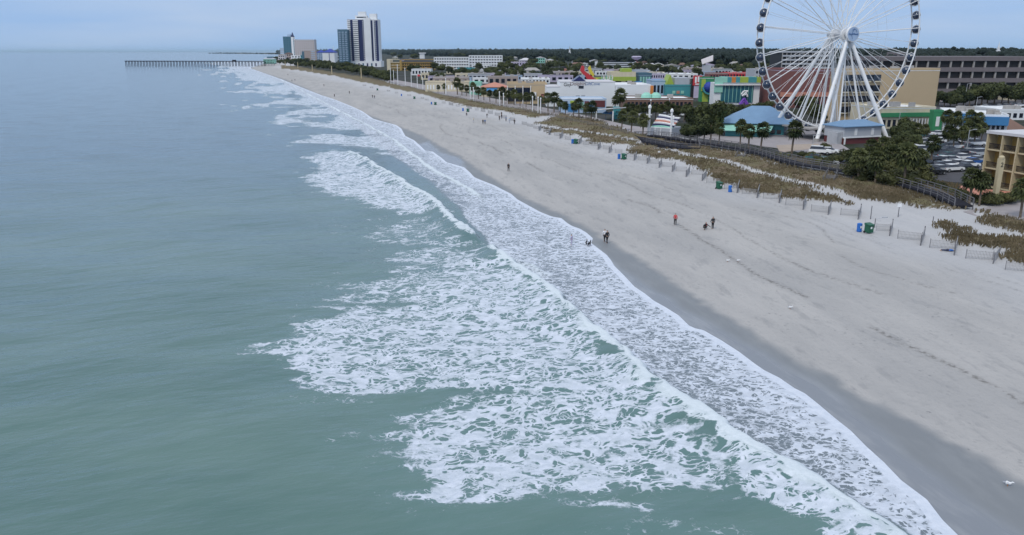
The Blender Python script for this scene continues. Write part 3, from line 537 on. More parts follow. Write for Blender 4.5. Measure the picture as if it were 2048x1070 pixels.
# trees along the far beach front
far_ = []
for i in range(64):
    t = i / 63; u = 548 + t * 232; v0 = np.interp(u, [548, 600, 700, 780], [127, 134, 146, 166]); far_.append((u, v0 - (i % 3) * 3.4, 7 + t * 9 + (i * 7 % 4)))
trees(far_, 'dark tree in the belt before the far towers, %s from left', 'trees along the far beach front', rw=1.25)
scat = [(800,118),(845,128),(872,140),(884,145),(900,136),(902,148),(1010,125),(1020,133),(1030,140),(1003,140),(1040,148),(1055,140),(1068,128),(1075,140),(1090,146),(1100,138),(1112,132),(1125,128),(1130,140),(1142,150),(1150,140),(1010,150),(1025,155),(1045,157),(1062,156),(1080,158),(1100,158),(1120,152),(1145,160),(1168,128),(1185,135),(1200,138),(1218,142),(1232,144),(1263,146),(1275,140),(1290,142),(1300,150),(1312,142),(1325,150),(1340,146),(1355,152),(1368,145),(1380,138),(1394,134),(1440,142),(1452,146),(1466,140),(1480,146),(1495,140),(1508,146),(1520,138),(1535,150),(1548,142),(1556,128),
  (960,140),(975,150),(985,155),(992,147),(930,150),(915,155),(945,155),(870,160),(880,165),(1000,160),(930,128),(955,127),(985,130),(1470,130),(1440,126),(1500,126),(1520,122),(1420,130),(1350,128),(1330,120),(1300,124),(1280,118),(1240,120),(1210,115),(1160,118),(1110,118),(1080,116),(1050,118),(1545,160),(1535,172),(1550,185),(1560,200),(1640,245),(1630,235),(1615,225),(1600,215),(1590,205)]
tr_ = lambda L_: [(u, v + 1, 9 + (v - 110) * .16 + (i * 5 % 4)) for i, (u, v) in enumerate(L_)]
trees(tr_(scat[:46]), 'dark tree between the low town buildings, %s in the scatter', 'trees between the town buildings', rw=1.25)
trees(tr_(scat[46:]), 'dark tree in the town centre behind the shops, %s in the scatter', 'trees in the town centre', rw=1.25)
trees(tr_([(785 + (i * 47.3) % 760, 113 + (i * 31.7) % 40) for i in range(72) if not (855 < 785 + (i * 47.3) % 760 < 1005 and (i * 31.7) % 40 > 12)]), 'dark tree among the small far houses, %s in the scatter', 'trees among the small far houses', rw=1.5)

# ---------------------------------------------------------------- buildings
class Frame:                                                   # local frame on the facade: x along it, y back from it, z up
    def __init__(s, u0, v0, u1, v1, vtop=None, ang=None):
        a = G(u0, v0); b = G(u1, v1)
        if (a[1] + b[1]) / 2 > 300:                            # far facades face the viewpoint side squarely
            z_ = (a[2] + b[2]) / 2; vm = (v0 + v1) / 2; a = (*at(u0, vm, z_), z_); b = (*at(u1, vm, z_), z_)
        s.a = a; s.rz = math.atan2(b[1] - a[1], b[0] - a[0]); s.w = math.hypot(b[0] - a[0], b[1] - a[1])
        s.z = min(a[2], b[2]); s.h = 0
        if vtop is not None:
            lo, hi = 0, 200
            for _ in range(40):
                m = (lo + hi) / 2
                if proj(a[0], a[1], s.z + m)[1] > vtop: lo = m
                else: hi = m
            s.h = lo
def thing_at(name, label, cat, fr, group=None): return thing(name, label, cat, (fr.a[0], fr.a[1], fr.z), fr.rz, group)
def openings(t, w, h, cols, rows, mw, face='front', dp=0, x0=0, z0=0, fw=.6, fh=.55, name='window', frame=None, mx=.5, sill=None):
    """separate window parts on a facade; face: front (y=0) or side (x=0)"""
    cw = (w - 2 * mx) / cols; ch = (h - z0) / rows; me = None
    for r in range(rows):
        for c in range(cols):
            if me is None:
                ww, hh = cw * fw, ch * fh
                mb = MB().box(-ww/2, ww/2, -.06, .08, -hh/2, hh/2); me = mb.mesh(name, M[mw])
                if frame:
                    fb = MB(); k = .09
                    for q in ((-ww/2-k, ww/2+k, hh/2, hh/2+k), (-ww/2-k, ww/2+k, -hh/2-k, -hh/2), (-ww/2-k, -ww/2, -hh/2, hh/2), (ww/2, ww/2+k, -hh/2, hh/2), (-.04, .04, -hh/2, hh/2)): fb.box(q[0], q[1], -.12, .06, q[2], q[3])
                    fme = fb.mesh('frame', M[frame])
            o = link(name, me, t)
            px, pz = x0 + mx + (c + .5) * cw, z0 + (r + .5) * ch
            if face == 'front': o.location = (px, 0, pz)
            else: o.location = (0, px, pz); o.rotation_euler = (0, 0, -math.pi / 2)
            if frame: link('frame', fme, o)
def shell(t, w, d, h, mwall, mroof='pale_roof', par=.6, eave=.0, name='wall', x0=0, y0=0, z0=0, roofname='roof', ac=0, seed=0):
    MB().box(x0, x0 + w, y0, y0 + d, z0 - 1.2, z0 + h).build(name, M[mwall], t)
    m = MB(); m.box(x0 - eave - .05, x0 + w + eave + .05, y0 - eave - .05, y0 + d + eave + .05, z0 + h + .003, z0 + h + .18)
    ro = m.build(roofname, M[mroof], t)
    if par:
        p = MB(); k = .25
        for q in ((x0-.06, x0+w+.06, y0-.06, y0-.06+k), (x0-.06, x0+w+.06, y0+d+.06-k, y0+d+.06), (x0-.06, x0-.06+k, y0-.06+k, y0+d+.06-k), (x0+w+.06-k, x0+w+.06, y0-.06+k, y0+d+.06-k)): p.box(*q, z0+h+.183, z0+h+.18+par)
        p.build('parapet', M[mwall], t)
    r = random.Random(seed)
    for i in range(ac):
        a = r.uniform(.1, .85) * w + x0; b = r.uniform(.1, .8) * d + y0; MB().box(a, a+r.uniform(1.2,2.6), b, b+r.uniform(1.2,2.2), z0+h+.19, z0+h+r.uniform(1,1.8)).build('roof_unit', M['concrete'], t)
    return ro
def hip(w, d, h, z, ov=.6, ridge=.45, x0=0, y0=0):
    a, b, c, e = x0-ov, x0+w+ov, y0-ov, y0+d+ov; k = min(w, d) * ridge; m = MB(); ym = (c+e)/2
    if w >= d: r1, r2 = (a+k+ov, ym), (b-k-ov, ym)
    else: r1 = r2 = ((a+b)/2, ym)
    v = [(a,c,z),(b,c,z),(b,e,z),(a,e,z),(r1[0],r1[1],z+h),(r2[0],r2[1],z+h),(a,c,z-.2),(b,c,z-.2),(b,e,z-.2),(a,e,z-.2)]
    return m.add(v, [(0,1,5,4),(1,2,5),(2,3,4,5),(3,0,4),(6,7,1,0),(7,8,2,1),(8,9,3,2),(9,6,0,3),(9,8,7,6)])
def gable(w, d, h, z, ov=.5, x0=0, y0=0):                      # ridge runs back from the facade
    a, b, c, e = x0-ov, x0+w+ov, y0-ov, y0+d+ov; m_ = (a+b)/2
    v = [(a,c,z),(b,c,z),(b,e,z),(a,e,z),(m_,c,z+h),(m_,e,z+h)]; return MB().add(v, [(0,1,4),(2,3,5),(0,4,5,3),(1,2,5,4),(3,2,1,0)])
def block(name, label, cat, u0, v0, u1, v1, vt, d, wall, roof='pale_roof', win=None, side=None, par=.5, ac=0, group=None, hiproof=None, gab=None, mw='dark_glass', frame=None, fw=.6, fh=.5, z0=0):
    fr = Frame(u0, v0, u1, v1, vt); t = thing_at(name, label, cat, fr, group)
    if hiproof or gab:
        rh = hiproof or gab; bh = fr.h - rh
        MB().box(0, fr.w, 0, d, -1.2, bh).build('wall', M[wall], t); (hip(fr.w, d, rh, bh + .21) if hiproof else gable(fr.w, d, rh, bh + .003)).build('roof', M[roof], t); fr.h = bh
    else: shell(t, fr.w, d, max(fr.h - .18 - par, 1), wall, roof, par, ac=ac, seed=int(u0)); fr.h -= par
    if win: openings(t, fr.w, fr.h, win[0], win[1], mw, fw=fw, fh=fh, frame=frame, z0=z0)
    if side: openings(t, d, fr.h, side[0], side[1], mw, 'side', fw=fw, fh=fh, frame=frame, z0=z0)
    return fr, t
def text_mesh(s, size, m, depth=.02):
    c = bpy.data.curves.new('lettering', 'FONT'); c.body = s; c.size = size; c.extrude = depth; c.align_x = 'CENTER'; c.align_y = 'CENTER'; o = bpy.data.objects.new('tmp', c); COL.objects.link(o)
    bpy.context.view_layer.update(); me = bpy.data.meshes.new_from_object(o.evaluated_get(bpy.context.evaluated_depsgraph_get())); bpy.data.objects.remove(o); me.materials.clear(); me.materials.append(M[m]); return me

# --- the white tower with navy balcony stacks
fr = Frame(698, 134, 761, 134, 38.5); t = thing_at('hotel_tower', 'tall white hotel tower with navy balcony columns, tallest building on the beach', 'hotel tower', fr)
w, h, d = fr.w, fr.h, 26; ph = 8.5
MB().box(-1.5, w + 1.5, -3, d, -1.5, ph).build('podium', M['white_wall'], t)
MB().box(w * .02, w * .97, 0, d, ph + .003, h).build('wall', M['white_wall'], t)
MB().box(w * .54, w * .75, -2.2, 0, ph + .003, h + 2.2).build('stair_shaft', M['white_wall'], t)
MB().box(w * .815, w * .85, -.8, 0, ph + .003, h).build('fin', M['white_wall'], t)
MB().box(w * .022, w * .53, -.25, -.003, ph + .003, h - .6).build('navy_strip', M['navy'], t)
for x0, x1 in ((.755, .81), (.86, .968)): MB().box(w*x0, w*x1, -.25, -.003, ph + .003, h - 1.5).build('navy_strip', M['navy'], t)
fl = 21; fhh = (h - ph - 1) / fl
b1 = MB().box(0, w * .10, -1.9, -.26, 0, fhh * .62).mesh('balcony', M['white_paint']); b2 = MB().box(0, w * .16, -1.9, -.26, 0, fhh * .62).mesh('balcony', M['white_paint'])
wn_ = MB().box(0, w * .028, -.45, -.26, 0, fhh * .4).mesh('window_surround', M['white_wall'])
for k in range(fl):
    z = ph + .6 + k * fhh
    link('balcony', b1, t, (w * .015, 0, z)); link('balcony', b2, t, (w * .195, 0, z)); link('window_surround', wn_, t, (w * .49, 0, z)); link('window_surround', wn_, t, (w * .872, 0, z))
MB().box(w * .26, w * .62, 4, 16, h + .003, h + 5.5).build('penthouse', M['white_wall'], t); MB().box(w * .31, w * .60, 3.9, 4, h + 2, h + 3.6).build('window', M['dark_glass'], t)
MB().box(w * .34, w * .58, 7, 15, h + 5.503, h + 11).build('water_tank', M['white_wall'], t); MB().box(w * .70, w * .92, 6, 15, h + .003, h + 8).build('penthouse', M['white_wall'], t)
for k in range(7): MB().box(w*(.04+.135*k), w*(.04+.135*k)+2.2, -3.1, -2.95, 1, 5.5).build('arch_opening', M['tower_teal'] if k % 2 else M['navy'], t)
# --- teal condominium tower beside it
fr = Frame(679, 134, 699, 135, 60); t = thing_at('condo_tower', 'teal blue condominium tower close beside the white tower, left side', 'condo tower', fr); w, h, d = fr.w, fr.h, 22
shell(t, w, d, h, 'tower_teal', 'pale_blue', .8); me = MB().box(0, w * .20, -.9, -.003, 0, h/20*.42).mesh('balcony', M['pale_blue'])
for k in range(18):
    for x in (.10, .42, .74 if k % 2 else .70): link('balcony', me, t, (w * x, 0, 4 + k * (h - 5) / 18))
# --- hotel with bright blue mansard
fr = Frame(634, 130, 670, 131, 105); t = thing_at('hotel_building', 'pale blue hotel with bright blue pitched roof pieces, left of the towers', 'hotel', fr); w, h, d = fr.w, fr.h, 26
MB().box(0, w * .34, 3, d, -1, h).build('wall', M['pale_blue'], t); MB().box(w * .34, w * .69, 0, d, -1, h - .5).build('wall', M['white_wall'], t); MB().box(w * .73, w, 0, d, -1, h - .5).build('wall', M['white_wall'], t); MB().box(w * .69, w * .73, 1, d, -1, h).build('wall', M['navy_blue_paint'], t)
hip(w * .36, d - 3, 4, h + .21, y0=3).build('roof', M['navy_blue_paint'], t); hip(w * .64, d, 6, h + .21, x0=w * .36).build('roof', M['navy_blue_paint'], t)
openings(t, w * .33, h, 3, 9, 'navy', fw=.5, fh=.4); MB().tube((w * .9, 8, h + 4), (w * .9, 8, h + 11), .3).build('mast', M['white_paint'], t)
# --- brownish block
fr, t = block('hotel_building', 'plain brown-pink hotel block with blank end wall below the pale grid hotel', 'hotel', 610, 127, 634, 128, 101.5, 24, 'hotel_brown', 'roof_dark', None, par=1); MB().box(-5, -.003, 1, 24, -1, fr.h).build('wing', M['tower_teal'], t)
for k in range(6): MB().box(fr.w*.55, fr.w*.9, -.12, -.003, 4+k*3.6, 5.6+k*3.6).build('window', M['pale_blue'], t)
fr, t = block('hotel_building', 'wide pale grid-fronted hotel with blue-green roof band, second from the far towers', 'hotel', 591, 122, 631, 122, 79, 22, 'hotel_pale', 'tower_teal', (9, 9), par=2.2, mw='hotel_brown', fw=.45, fh=.6)
fr, t = block('condo_tower', 'green glass condominium slab farthest left of the tower cluster', 'condo tower', 569, 119, 585, 119, 73, 20, 'tower_teal', 'pale_blue', (3, 10), par=1, mw='teal_glass', fw=.7, fh=.6)
MB().box(fr.w*.5, fr.w*.9, 4, 14, fr.h+.7, fr.h+7).build('penthouse', M['pale_blue'], t)
fr = Frame(585, 120, 594, 120, 74); t = thing_at('condo_tower', 'slim condominium tower ending in a sharp curved spire', 'condo tower', fr); w, h = fr.w, fr.h
MB().box(0, w * .45, 0, 18, -1, h).build('wall', M['white_wall'], t); MB().box(w * .45, w, 0, 18, -1, h - 6).build('wall', M['teal_glass'], t); MB().add([(0,0,h+.003),(w*.5,0,h+.003),(0,16,h+.003),(w*.5,16,h+.003),(w*.3,2,h+13),(w*.42,2,h+11)], [(0,1,5,4),(2,4,5,3),(0,4,2),(1,3,5),(0,2,3,1)]).build('spire', M['navy'], t)
for k in range(14): MB().box(w*.5, w*.95, -.5, -.003, 4+k*4.2, 5.4+k*4.2).build('balcony', M['white_paint'], t)
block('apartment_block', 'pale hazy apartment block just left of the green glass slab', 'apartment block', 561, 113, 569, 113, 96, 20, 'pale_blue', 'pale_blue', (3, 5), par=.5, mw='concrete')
for i, (u0, u1, v, vt, mt, rf, lb) in enumerate([(557,570,124,108,'hotel_pale','concrete','grey low block with steep gable right of the pier house'),(570,583,123,105,'hotel_brown','brown_roof','small brown-roofed block below the green glass slab'),(583,602,125,111,'white_wall','pale_roof','white two-storey block below the spire tower'),(602,610,126,110,'teal','tower_teal','small teal block left of the brown-pink hotel'),(668,680,130,112,'white_wall','pale_roof','white low block between blue-roofed hotel and teal tower')]):
    block('low_building', lb, 'building', u0, v, u1, v, vt, 18, mt, rf, (3, 3), gab=3 if i in (0, 1) else None, par=.5)
# --- pier and its house
A = G(548, 131); fr = Frame(527, 131, 549, 132, 116); t = thing_at('pier_house', 'grey-green two-storey pier house at the beach end of the long pier', 'pier house', fr); w, h = fr.w, fr.h
for i in range(8): MB().tube((i*w/7, 1, -3), (i*w/7, 1, 3.2), .35, n=6).build('pile', M['wood_dark'], t)
MB().box(-1, w + 1, 0, 14, 3.2, 3.8).build('deck', M['wood_dark'], t); MB().box(0, w, 1, 13, 3.803, h - 2).build('wall', M['mint'], t); hip(w, 12, 3, h - 1.78, y0=1).build('roof', M['grey_wall'], t)
openings(t, w, h - 3, 7, 2, 'dark_glass', z0=4, fw=.5); MB().box(w*.3, w*.8, 4, 10, h - 1, h + 2.4).build('cupola', M['tower_teal'], t)
a = at(253, 131.5, 0); b = at(530, 133, 0); L_ = math.hypot(b[0]-a[0], b[1]-a[1]); t = thing('fishing_pier', 'long dark wooden fishing pier on many piles reaching into the sea', 'pier', (a[0], a[1], 0), math.atan2(b[1]-a[1], b[0]-a[0]))
dz = 8.0; MB().box(0, L_, -2, 2, dz - .4, dz + .6).build('deck', M['wood_dark'], t); MB().box(-1, 9, -4, 4, dz + .003, dz + .55).build('end_platform', M['wood_dark'], t)
for s in (-1, 1):
    m = MB(); m.box(0, L_, s*2-.06, s*2+.06, dz+1.5, dz+1.65)
    for k in range(int(L_/3)): m.box(k*3, k*3+.12, s*2-.05, s*2+.05, dz+.6, dz+1.5)
    m.build('railing', M['wood_dark'], t)
pm = MB(); pm.tube((0, -1.8, -3), (0, -1.5, dz-.5), .5, n=6); pm.tube((0, 1.8, -3), (0, 1.5, dz-.5), .5, n=6); pm.box(-.2, .2, -2.1, 2.1, dz - 1, dz - .403); pme = pm.mesh('pile_bent', M['wood_dark'])
nb = 46
for k in range(nb): link('pile_bent', pme, t, (k * L_ / (nb - 1), 0, 0))
MB().box(L_*.78, L_*.80, -1.6, 1.6, dz+.603, dz+3).build('shelter', M['wood_dark'], t)

# --- mid-distance hotels
fr = Frame(776, 143, 868, 139, 120); t = thing_at('hotel_building', 'long yellow three-storey hotel with dark hipped roof right of the white tower', 'hotel', fr); w, h = fr.w, fr.h
MB().box(0, w, 1.5, 20, -1, h - 3.2).build('wall', M['yellow_stucco'], t); hip(w * .72, 17, 4.5, h - 3, x0=w * .28, y0=2).build('roof', M['roof_dark'], t); MB().box(-1, w*.06, 0, 20, -1, h + 1).build('stair_tower', M['cream'], t)
MB().box(w*.26, w*.30, 0, 3, -1, h).build('stair_tower', M['yellow_stucco'], t)
for k in range(4):
    MB().box(w*.061, w*.259, 0, 1.5, k*3.3+2.6, k*3.3+3.3).build('balcony', M['cream'], t); MB().box(w*.301, w, 0, 1.5, k*3.3+2.6, k*3.3+3.3).build('balcony', M['yellow_stucco'], t)
openings(t, w * .7, h - 3.6, 14, 3, 'dark_glass', x0=w * .3, fw=.5, fh=.55)
for o in t.children:
    if o.name.startswith('window'): o.location.y = 1.5
fr, t = block('hotel_building', 'long white four-storey hotel with rows of dark openings behind the yellow hotel', 'hotel', 868, 139, 938, 137, 114, 16, 'white_wall', 'pale_roof', (14, 4), par=.6, mw='dark_glass', fw=.62, fh=.45)
block('hotel_building', 'white hotel wing with green roof plant, far right end of the long white hotel', 'hotel', 938, 134, 1005, 132, 110.5, 16, 'white_wall', 'pale_roof', (12, 4), par=.6, mw='dark_glass', fw=.6, fh=.45)
fr, t = block('stair_tower_building', 'white lift tower with flared top rising above the white hotel', 'tower', 840, 134, 849, 134, 107, 9, 'white_wall', 'pale_roof', None, par=1)
MB().box(-1, fr.w + 2, -1, 8, fr.h + .9, fr.h + 2.2).build('cap', M['white_wall'], t)
# --- low town buildings: u0, v0, u1, v1, top, depth, wall, roof, windows, kind, label
LOW = [(823,151,862,150,138,18,'white_wall','pale_roof',(6,1),0,'white flat-roofed shop right behind the yellow hotel'),(842,159,872,160,146,14,'cream','pale_roof',(4,1),0,'cream shop with arched white gable by the flagpoles'),
 (874,158,890,158,148,12,'cream','pale_roof',(2,1),0,'small cream shop among trees left of the teal shed'),(893,148,907,148,134,14,'cream','concrete',(2,2),0,'narrow beige block left of the teal shed'),(915,146,948,145,135.5,16,'teal','teal',(5,1),0,'flat teal shed with pale roof edge among trees'),
 (944,136,980,135,130,14,'white_wall','white_paint',(6,1),0,'long low white roof behind the teal shed'),(957,150,969,149,137,9,'white_wall','pale_roof',(1,1),3,'small white chapel-like gable building with arched window'),
 (968,149,1012,147,141,14,'grey_wall','concrete',(7,1),0,'grey strip building right of the white gable building'),(1015,146,1023,146,134,8,'white_wall','pale_roof',(1,1),2.5,'little white gabled kiosk left of the grey roofs'),
 (1022,138,1055,136,124,20,'lilac','pale_roof',(6,2),0,'pale lilac warehouse in the far town'),(1038,128,1064,128,116,20,'lilac','pale_roof',(5,1),4,'pale hipped hall behind the lilac warehouse'),(1012,128,1026,128,121,14,'white_wall','white_paint',(3,1),2,'far white gabled house left of the lilac warehouse'),
 (1054,126,1066,126,119,12,'yellow','yellow',(2,1),0,'small yellow far building above the lilac warehouse'),(1072,126,1090,126,113,16,'mint','pale_roof',(4,2),2.5,'far green-grey hotel block left of the white steeple'),(1090,145,1150,146,138,18,'coral','brown_roof',(9,1),0,'long brown-roofed row below the white steeple'),
 (1082,158,1118,158,150,14,'bright_blue','bright_blue',(5,1),0,'blue-walled strip shop behind the glass-fronted mall'),(1042,168,1100,166,157,24,'white_wall','white_paint',(8,1),0,'broad white-roofed hall above the tan mall'),(1131,164,1146,163,151,10,'lilac','pale_roof',(3,1),0,'small lilac penthouse block behind the gift building'),
 (1165,120,1180,120,112,14,'pale_blue','pale_roof',(3,1),0,'pale far house left of the striped hotel'),(1180,126,1200,126,119,14,'white_wall','pale_roof',(4,1),2,'far white gabled row house near the striped hotel'),
 (1192,140,1272,137,123,16,'white_wall','white_paint',None,0,'S'),(1263,136,1285,136,124,16,'coral','lilac',(5,2),0,'reddish far block with pale flared sign box on top'),(1305,121,1323,121,116,12,'white_wall','white_paint',(4,1),0,'bright white far roof amid the dark woods'),
 (1270,156,1300,155,140,20,'grey_wall','pale_blue',(5,1),0,'grey hall with flat pale roof right of the lime building'),(1300,168,1330,166,147,20,'lilac','pale_roof',(6,2),0,'pale lilac hall behind the teal attraction'),(1330,158,1395,157,147,22,'white_wall','white_paint',(9,1),0,'white flat-roofed hall behind the red sign'),
 (1418,160,1455,160,146,16,'red_brick','white_paint',(6,1),0,'red brick arcade with scalloped white roof edge'),(1452,157,1508,156,145,18,'red','white_paint',(9,1),0,'long red-trimmed store with white sign band'),(1385,140,1440,139,126,18,'grey_wall','lilac',(8,1),3,'grey shed with long pale gabled roof in the far town'),
 (1410,128,1445,127,119,16,'concrete','pale_roof',(6,1),0,'pale grey far store right of the billboard tower'),(1508,160,1562,160,138,24,'grey_wall','pale_roof',(7,2),0,'grey box building just left of the maroon wall'),(1512,192,1560,196,168,16,'white_wall','coral',(6,1),0,'white shop with coral roof and balcony behind the wheel'),
 (1496,206,1562,206,192,12,'white_wall','white_paint',(8,1),0,'low white shop above the blue pavilion roof'),(1885,186,1942,186,169,18,'lilac','lilac',None,4,'H'),(1868,178,1884,178,170,10,'white_wall','lilac',(2,1),3,'small white gabled house left of the lilac-roofed house'),
 (1955,170,2015,170,152,20,'teal','teal',(6,1),5,'T'),(1995,184,2060,186,157,18,'white_wall','teal',(5,1),6,'pale turquoise hip-roofed house at the right edge'),(1923,160,1955,160,157,10,'white_wall','white_paint',(4,1),0,'thin white canopy roof below the parking garage'),
 (2010,262,2070,262,236,18,'brown_roof','brown_roof',(5,1),5,'brown shingled house roof behind the balcony hotel'),(2016,201,2034,201,193,8,'cream','pale_roof',(2,1),0,'small cream box building among right-hand trees')]
for u0, v0, u1, v1, vt, d, wl_, rf, wn, rh, lb in LOW:
    nm = {'S': 'hotel_building', 'H': 'house', 'T': 'house'}.get(lb, 'shop_building'); ct = 'hotel' if lb == 'S' else 'building'
    lb2 = {'S': 'white striped hotel with dark balcony bands behind the lime building', 'H': 'house with patched lilac-white roof in the trees behind the tan building', 'T': 'green-roofed house with white gable below the garage'}.get(lb, lb)
    fr, t = block(nm, lb2, ct, u0, v0, u1, v1, vt, d, wl_, rf, wn, par=.4, ac=3 if d > 16 and not rh else 0, hiproof=rh if rh > 3 else None, gab=rh if 0 < rh <= 3 else None, mw='dark_glass', fw=.55)
    if lb == 'S':
        for k in range(4): MB().box(fr.w * .04, fr.w * .96, -.4, -.003, 2 + k * fr.h / 4, 2 + (k + .38) * fr.h / 4).build('balcony_band', M['dark_glass'], t)
    if lb == 'H': MB().box(fr.w*.6, fr.w*.75, 1, 3, fr.h + .5, fr.h + 2.6).build('dormer', M['logo_blue'], t)
    if 'flared' in lb: m = MB(); m.lathe((fr.w/2, 8, fr.h + 3), [(2, 0), (6, 2), (7, 4), (5, 5)], 8); m.build('sign_box', M['lilac'], t); MB().tube((fr.w/2, 8, fr.h), (fr.w/2, 8, fr.h + 3), 1).build('post', M['maroon'], t)
hn = 0
for (u, v) in [(790,117),(806,122),(822,119),(700,112),(936,124),(985,121),(1003,118),(1030,119),(1047,113),(1085,121),(1100,125),(1120,122),(1150,127),(1155,135),(1170,132),(1215,117),(1225,128),(1245,114),(1290,130),(1300,138),(1318,133),(1330,126),(1345,139),(1362,133),(1370,143),(1378,125),(1462,138),(1474,132),(1486,141),(1498,134),(1466,124),(1528,131),(1540,124),(1066,136),(1048,134),(1010,138),(1128,143),(1064,150),(1140,152)]:
    hn += 1; wd = 10 + (hn * 7 % 9); q = px_at(G(u, v)); wp = wd * q; wc = ['white_wall', 'cream', 'lilac', 'grey_wall', 'hotel_brown'][hn % 5]; rc = ['pale_roof', 'roof_dark', 'brown_roof', 'white_paint', 'concrete'][hn * 3 % 5]
    block('house', 'small far %s house with %s roof in the wooded town, %s of these' % ({'white_wall': 'white', 'cream': 'cream', 'lilac': 'lilac', 'grey_wall': 'grey', 'hotel_brown': 'brownish'}[wc], {'pale_roof': 'pale', 'roof_dark': 'dark', 'brown_roof': 'brown', 'white_paint': 'white', 'concrete': 'grey'}[rc], nth(hn)), 'house', u - wp/2, v, u + wp/2, v, v - (5 + hn % 3) * q, 8, wc, rc, (3, 1), gab=2.2 if hn % 2 else None, hiproof=None if hn % 2 else 2.6, mw='dark_glass', group='small houses in the far town')
mn = 0
for (u, v) in [(882,166),(902,172),(918,166),(938,159),(958,163),(976,167),(992,159),(1006,170),(1026,161),(1046,156),(1066,163),(1092,156),(1108,164),(1126,157),(1150,161),(1168,155),(1182,149),(1208,151),(1230,149),(1246,152),(1290,153),(1312,156),(1330,149),(1350,158),(1372,151),(1392,147),(1412,152),(1428,146),(1446,151),(1470,150),(1490,147),(1524,157),(1540,166),(1548,176),(1552,190)]:
    mn += 1; q = px_at(G(u, v)); wp = (14 + mn * 5 % 11) * q; wc = ['white_wall', 'grey_wall', 'cream', 'pale_blue', 'hotel_brown', 'lilac'][mn * 5 % 6]; rc = ['pale_roof', 'concrete', 'white_paint', 'roof_dark'][mn * 3 % 4]
    block('shop_building', 'low %s town shop with flat %s roof among the trees, %s of these' % ({'white_wall': 'white', 'grey_wall': 'grey', 'cream': 'cream', 'pale_blue': 'pale blue', 'hotel_brown': 'brownish', 'lilac': 'lilac'}[wc], {'pale_roof': 'pale', 'concrete': 'grey', 'white_paint': 'white', 'roof_dark': 'dark'}[rc], nth(mn)), 'shop', u - wp/2, v, u + wp/2, v, v - (4.2 + mn % 3) * q, 9, wc, rc, (5, 1), par=.4, ac=2, mw='dark_glass', group='low shops in the town')
# --- boardwalk-front buildings
fr, t = block('shop_building', 'long low cream building with arched white front behind the promenade palms', 'building', 851, 181, 938, 186, 163, 16, 'cream', 'plaza_tan', (14, 1), par=.6, fw=.5, fh=.5, mw='white_paint', ac=3)
fr, t = block('shop_building', 'mint green shop in the promenade row between cream building and coral roof', 'building', 939, 189, 963, 190, 164, 12, 'mint', 'mint', (4, 1), par=.4, mw='white_paint')
fr, t = block('shop_building', 'shop with long coral roof and blue awning beside the tan mall', 'building', 963, 192, 1015, 196, 166, 14, 'cream', 'coral', (5, 1), hiproof=2.2, mw='dark_glass')
MB().add([(fr.w*.2,-2.4,3.2),(fr.w*.6,-2.4,3.2),(fr.w*.6,-.003,4.6),(fr.w*.2,-.003,4.6),(fr.w*.2,-2.4,3.0),(fr.w*.6,-2.4,3.0),(fr.w*.6,-.003,4.4),(fr.w*.2,-.003,4.4)], [(0,1,2,3),(7,6,5,4),(0,4,5,1),(1,5,6,2),(3,7,4,0)]).build('awning', M['bright_blue'], t); MB().box(fr.w*.66, fr.w*.84, -.2, -.003, 3.4, 5).build('sign', M['orange'], t)
fr, t = block('mall_building', 'tan mall with tall dark glass bays and white columns facing the sea', 'mall', 1014, 203, 1093, 212, 166, 20, 'tan_stucco', 'concrete', None, par=.8, ac=4)
for k in range(3): MB().box(fr.w*(.02+.195*k), fr.w*(.19+.195*k), -.15, -.003, 1, fr.h * .86).build('window', M['dark_glass'], t)
for k in range(4): MB().box(fr.w*(.195*k)+.05, fr.w*(.02+.195*k), -.5, -.003, -.5, fr.h * .95).build('column', M['white_paint'], t)
MB().box(fr.w*.62, fr.w*.74, -.6, -.003, fr.h*.25, fr.h*.62).build('gable_bay', M['white_paint'], t); MB().box(fr.w*.86, fr.w*.998, -.4, -.003, fr.h*.1, fr.h*.52).build('sign', M['maroon'], t); MB().box(fr.w*.88, fr.w*.98, -.45, -.403, fr.h*.16, fr.h*.44).build('sign_panel', M['coral'], t)
# white gift building with lettering
fr = Frame(1093, 212, 1229, 214, 164.5); t = thing_at('shop_building', 'huge blank white gift shop wall with red and black lettering along its top', 'shop', fr); w, h = fr.w, fr.h
MB().box(w*.20, w, 0, 26, -1, h).build('wall', M['white_wall'], t); MB().box(0, w*.1997, .4, 24, -1, h*.80).build('wing', M['white_wall'], t); MB().box(w*.195, w*1.003, -.08, 26.1, h+.003, h+.25).build('roof', M['pale_roof'], t); MB().box(-.06, w*.195, .3, 24, h*.80+.003, h*.80+.2).build('roof', M['pale_roof'], t)
MB().add([(w*.385,3,h+.26),(w*.585,3,h+.26),(w*.585,12,h+.26),(w*.385,12,h+.26),(w*.485,3,h+2.4),(w*.485,12,h+2.4)], [(0,1,4),(2,3,5),(1,2,5,4),(3,0,4,5),(3,2,1,0)]).build('gable_roof', M['navy'], t)
for s_, x, zz_, sz, mm in (('Gay', .30, .90, 2.1, 'black'), ('Dolphin', .455, .935, 2.2, 'maroon'), ('Gift', .60, .935, 1.9, 'logo_blue'), ('Cove', .71, .935, 1.9, 'logo_blue')):
    o = link('lettering', text_mesh(s_, sz * w / 31, mm), t, (w * x, -.05, h * zz_)); o.rotation_euler = (math.pi / 2, 0, 0)
for x, z, a, b in ((.485,.80,.55,.55),(.52,.80,.55,.55),(.455,.40,.8,.7),(.535,.42,.8,.6),(.60,.33,.8,.4),(.70,.32,.8,.5)): MB().box(w*x-a, w*x+a, -.12, -.003, h*z-b, h*z+b).build('window', M['dark_glass' if z > .5 else 'grey_wall'], t)
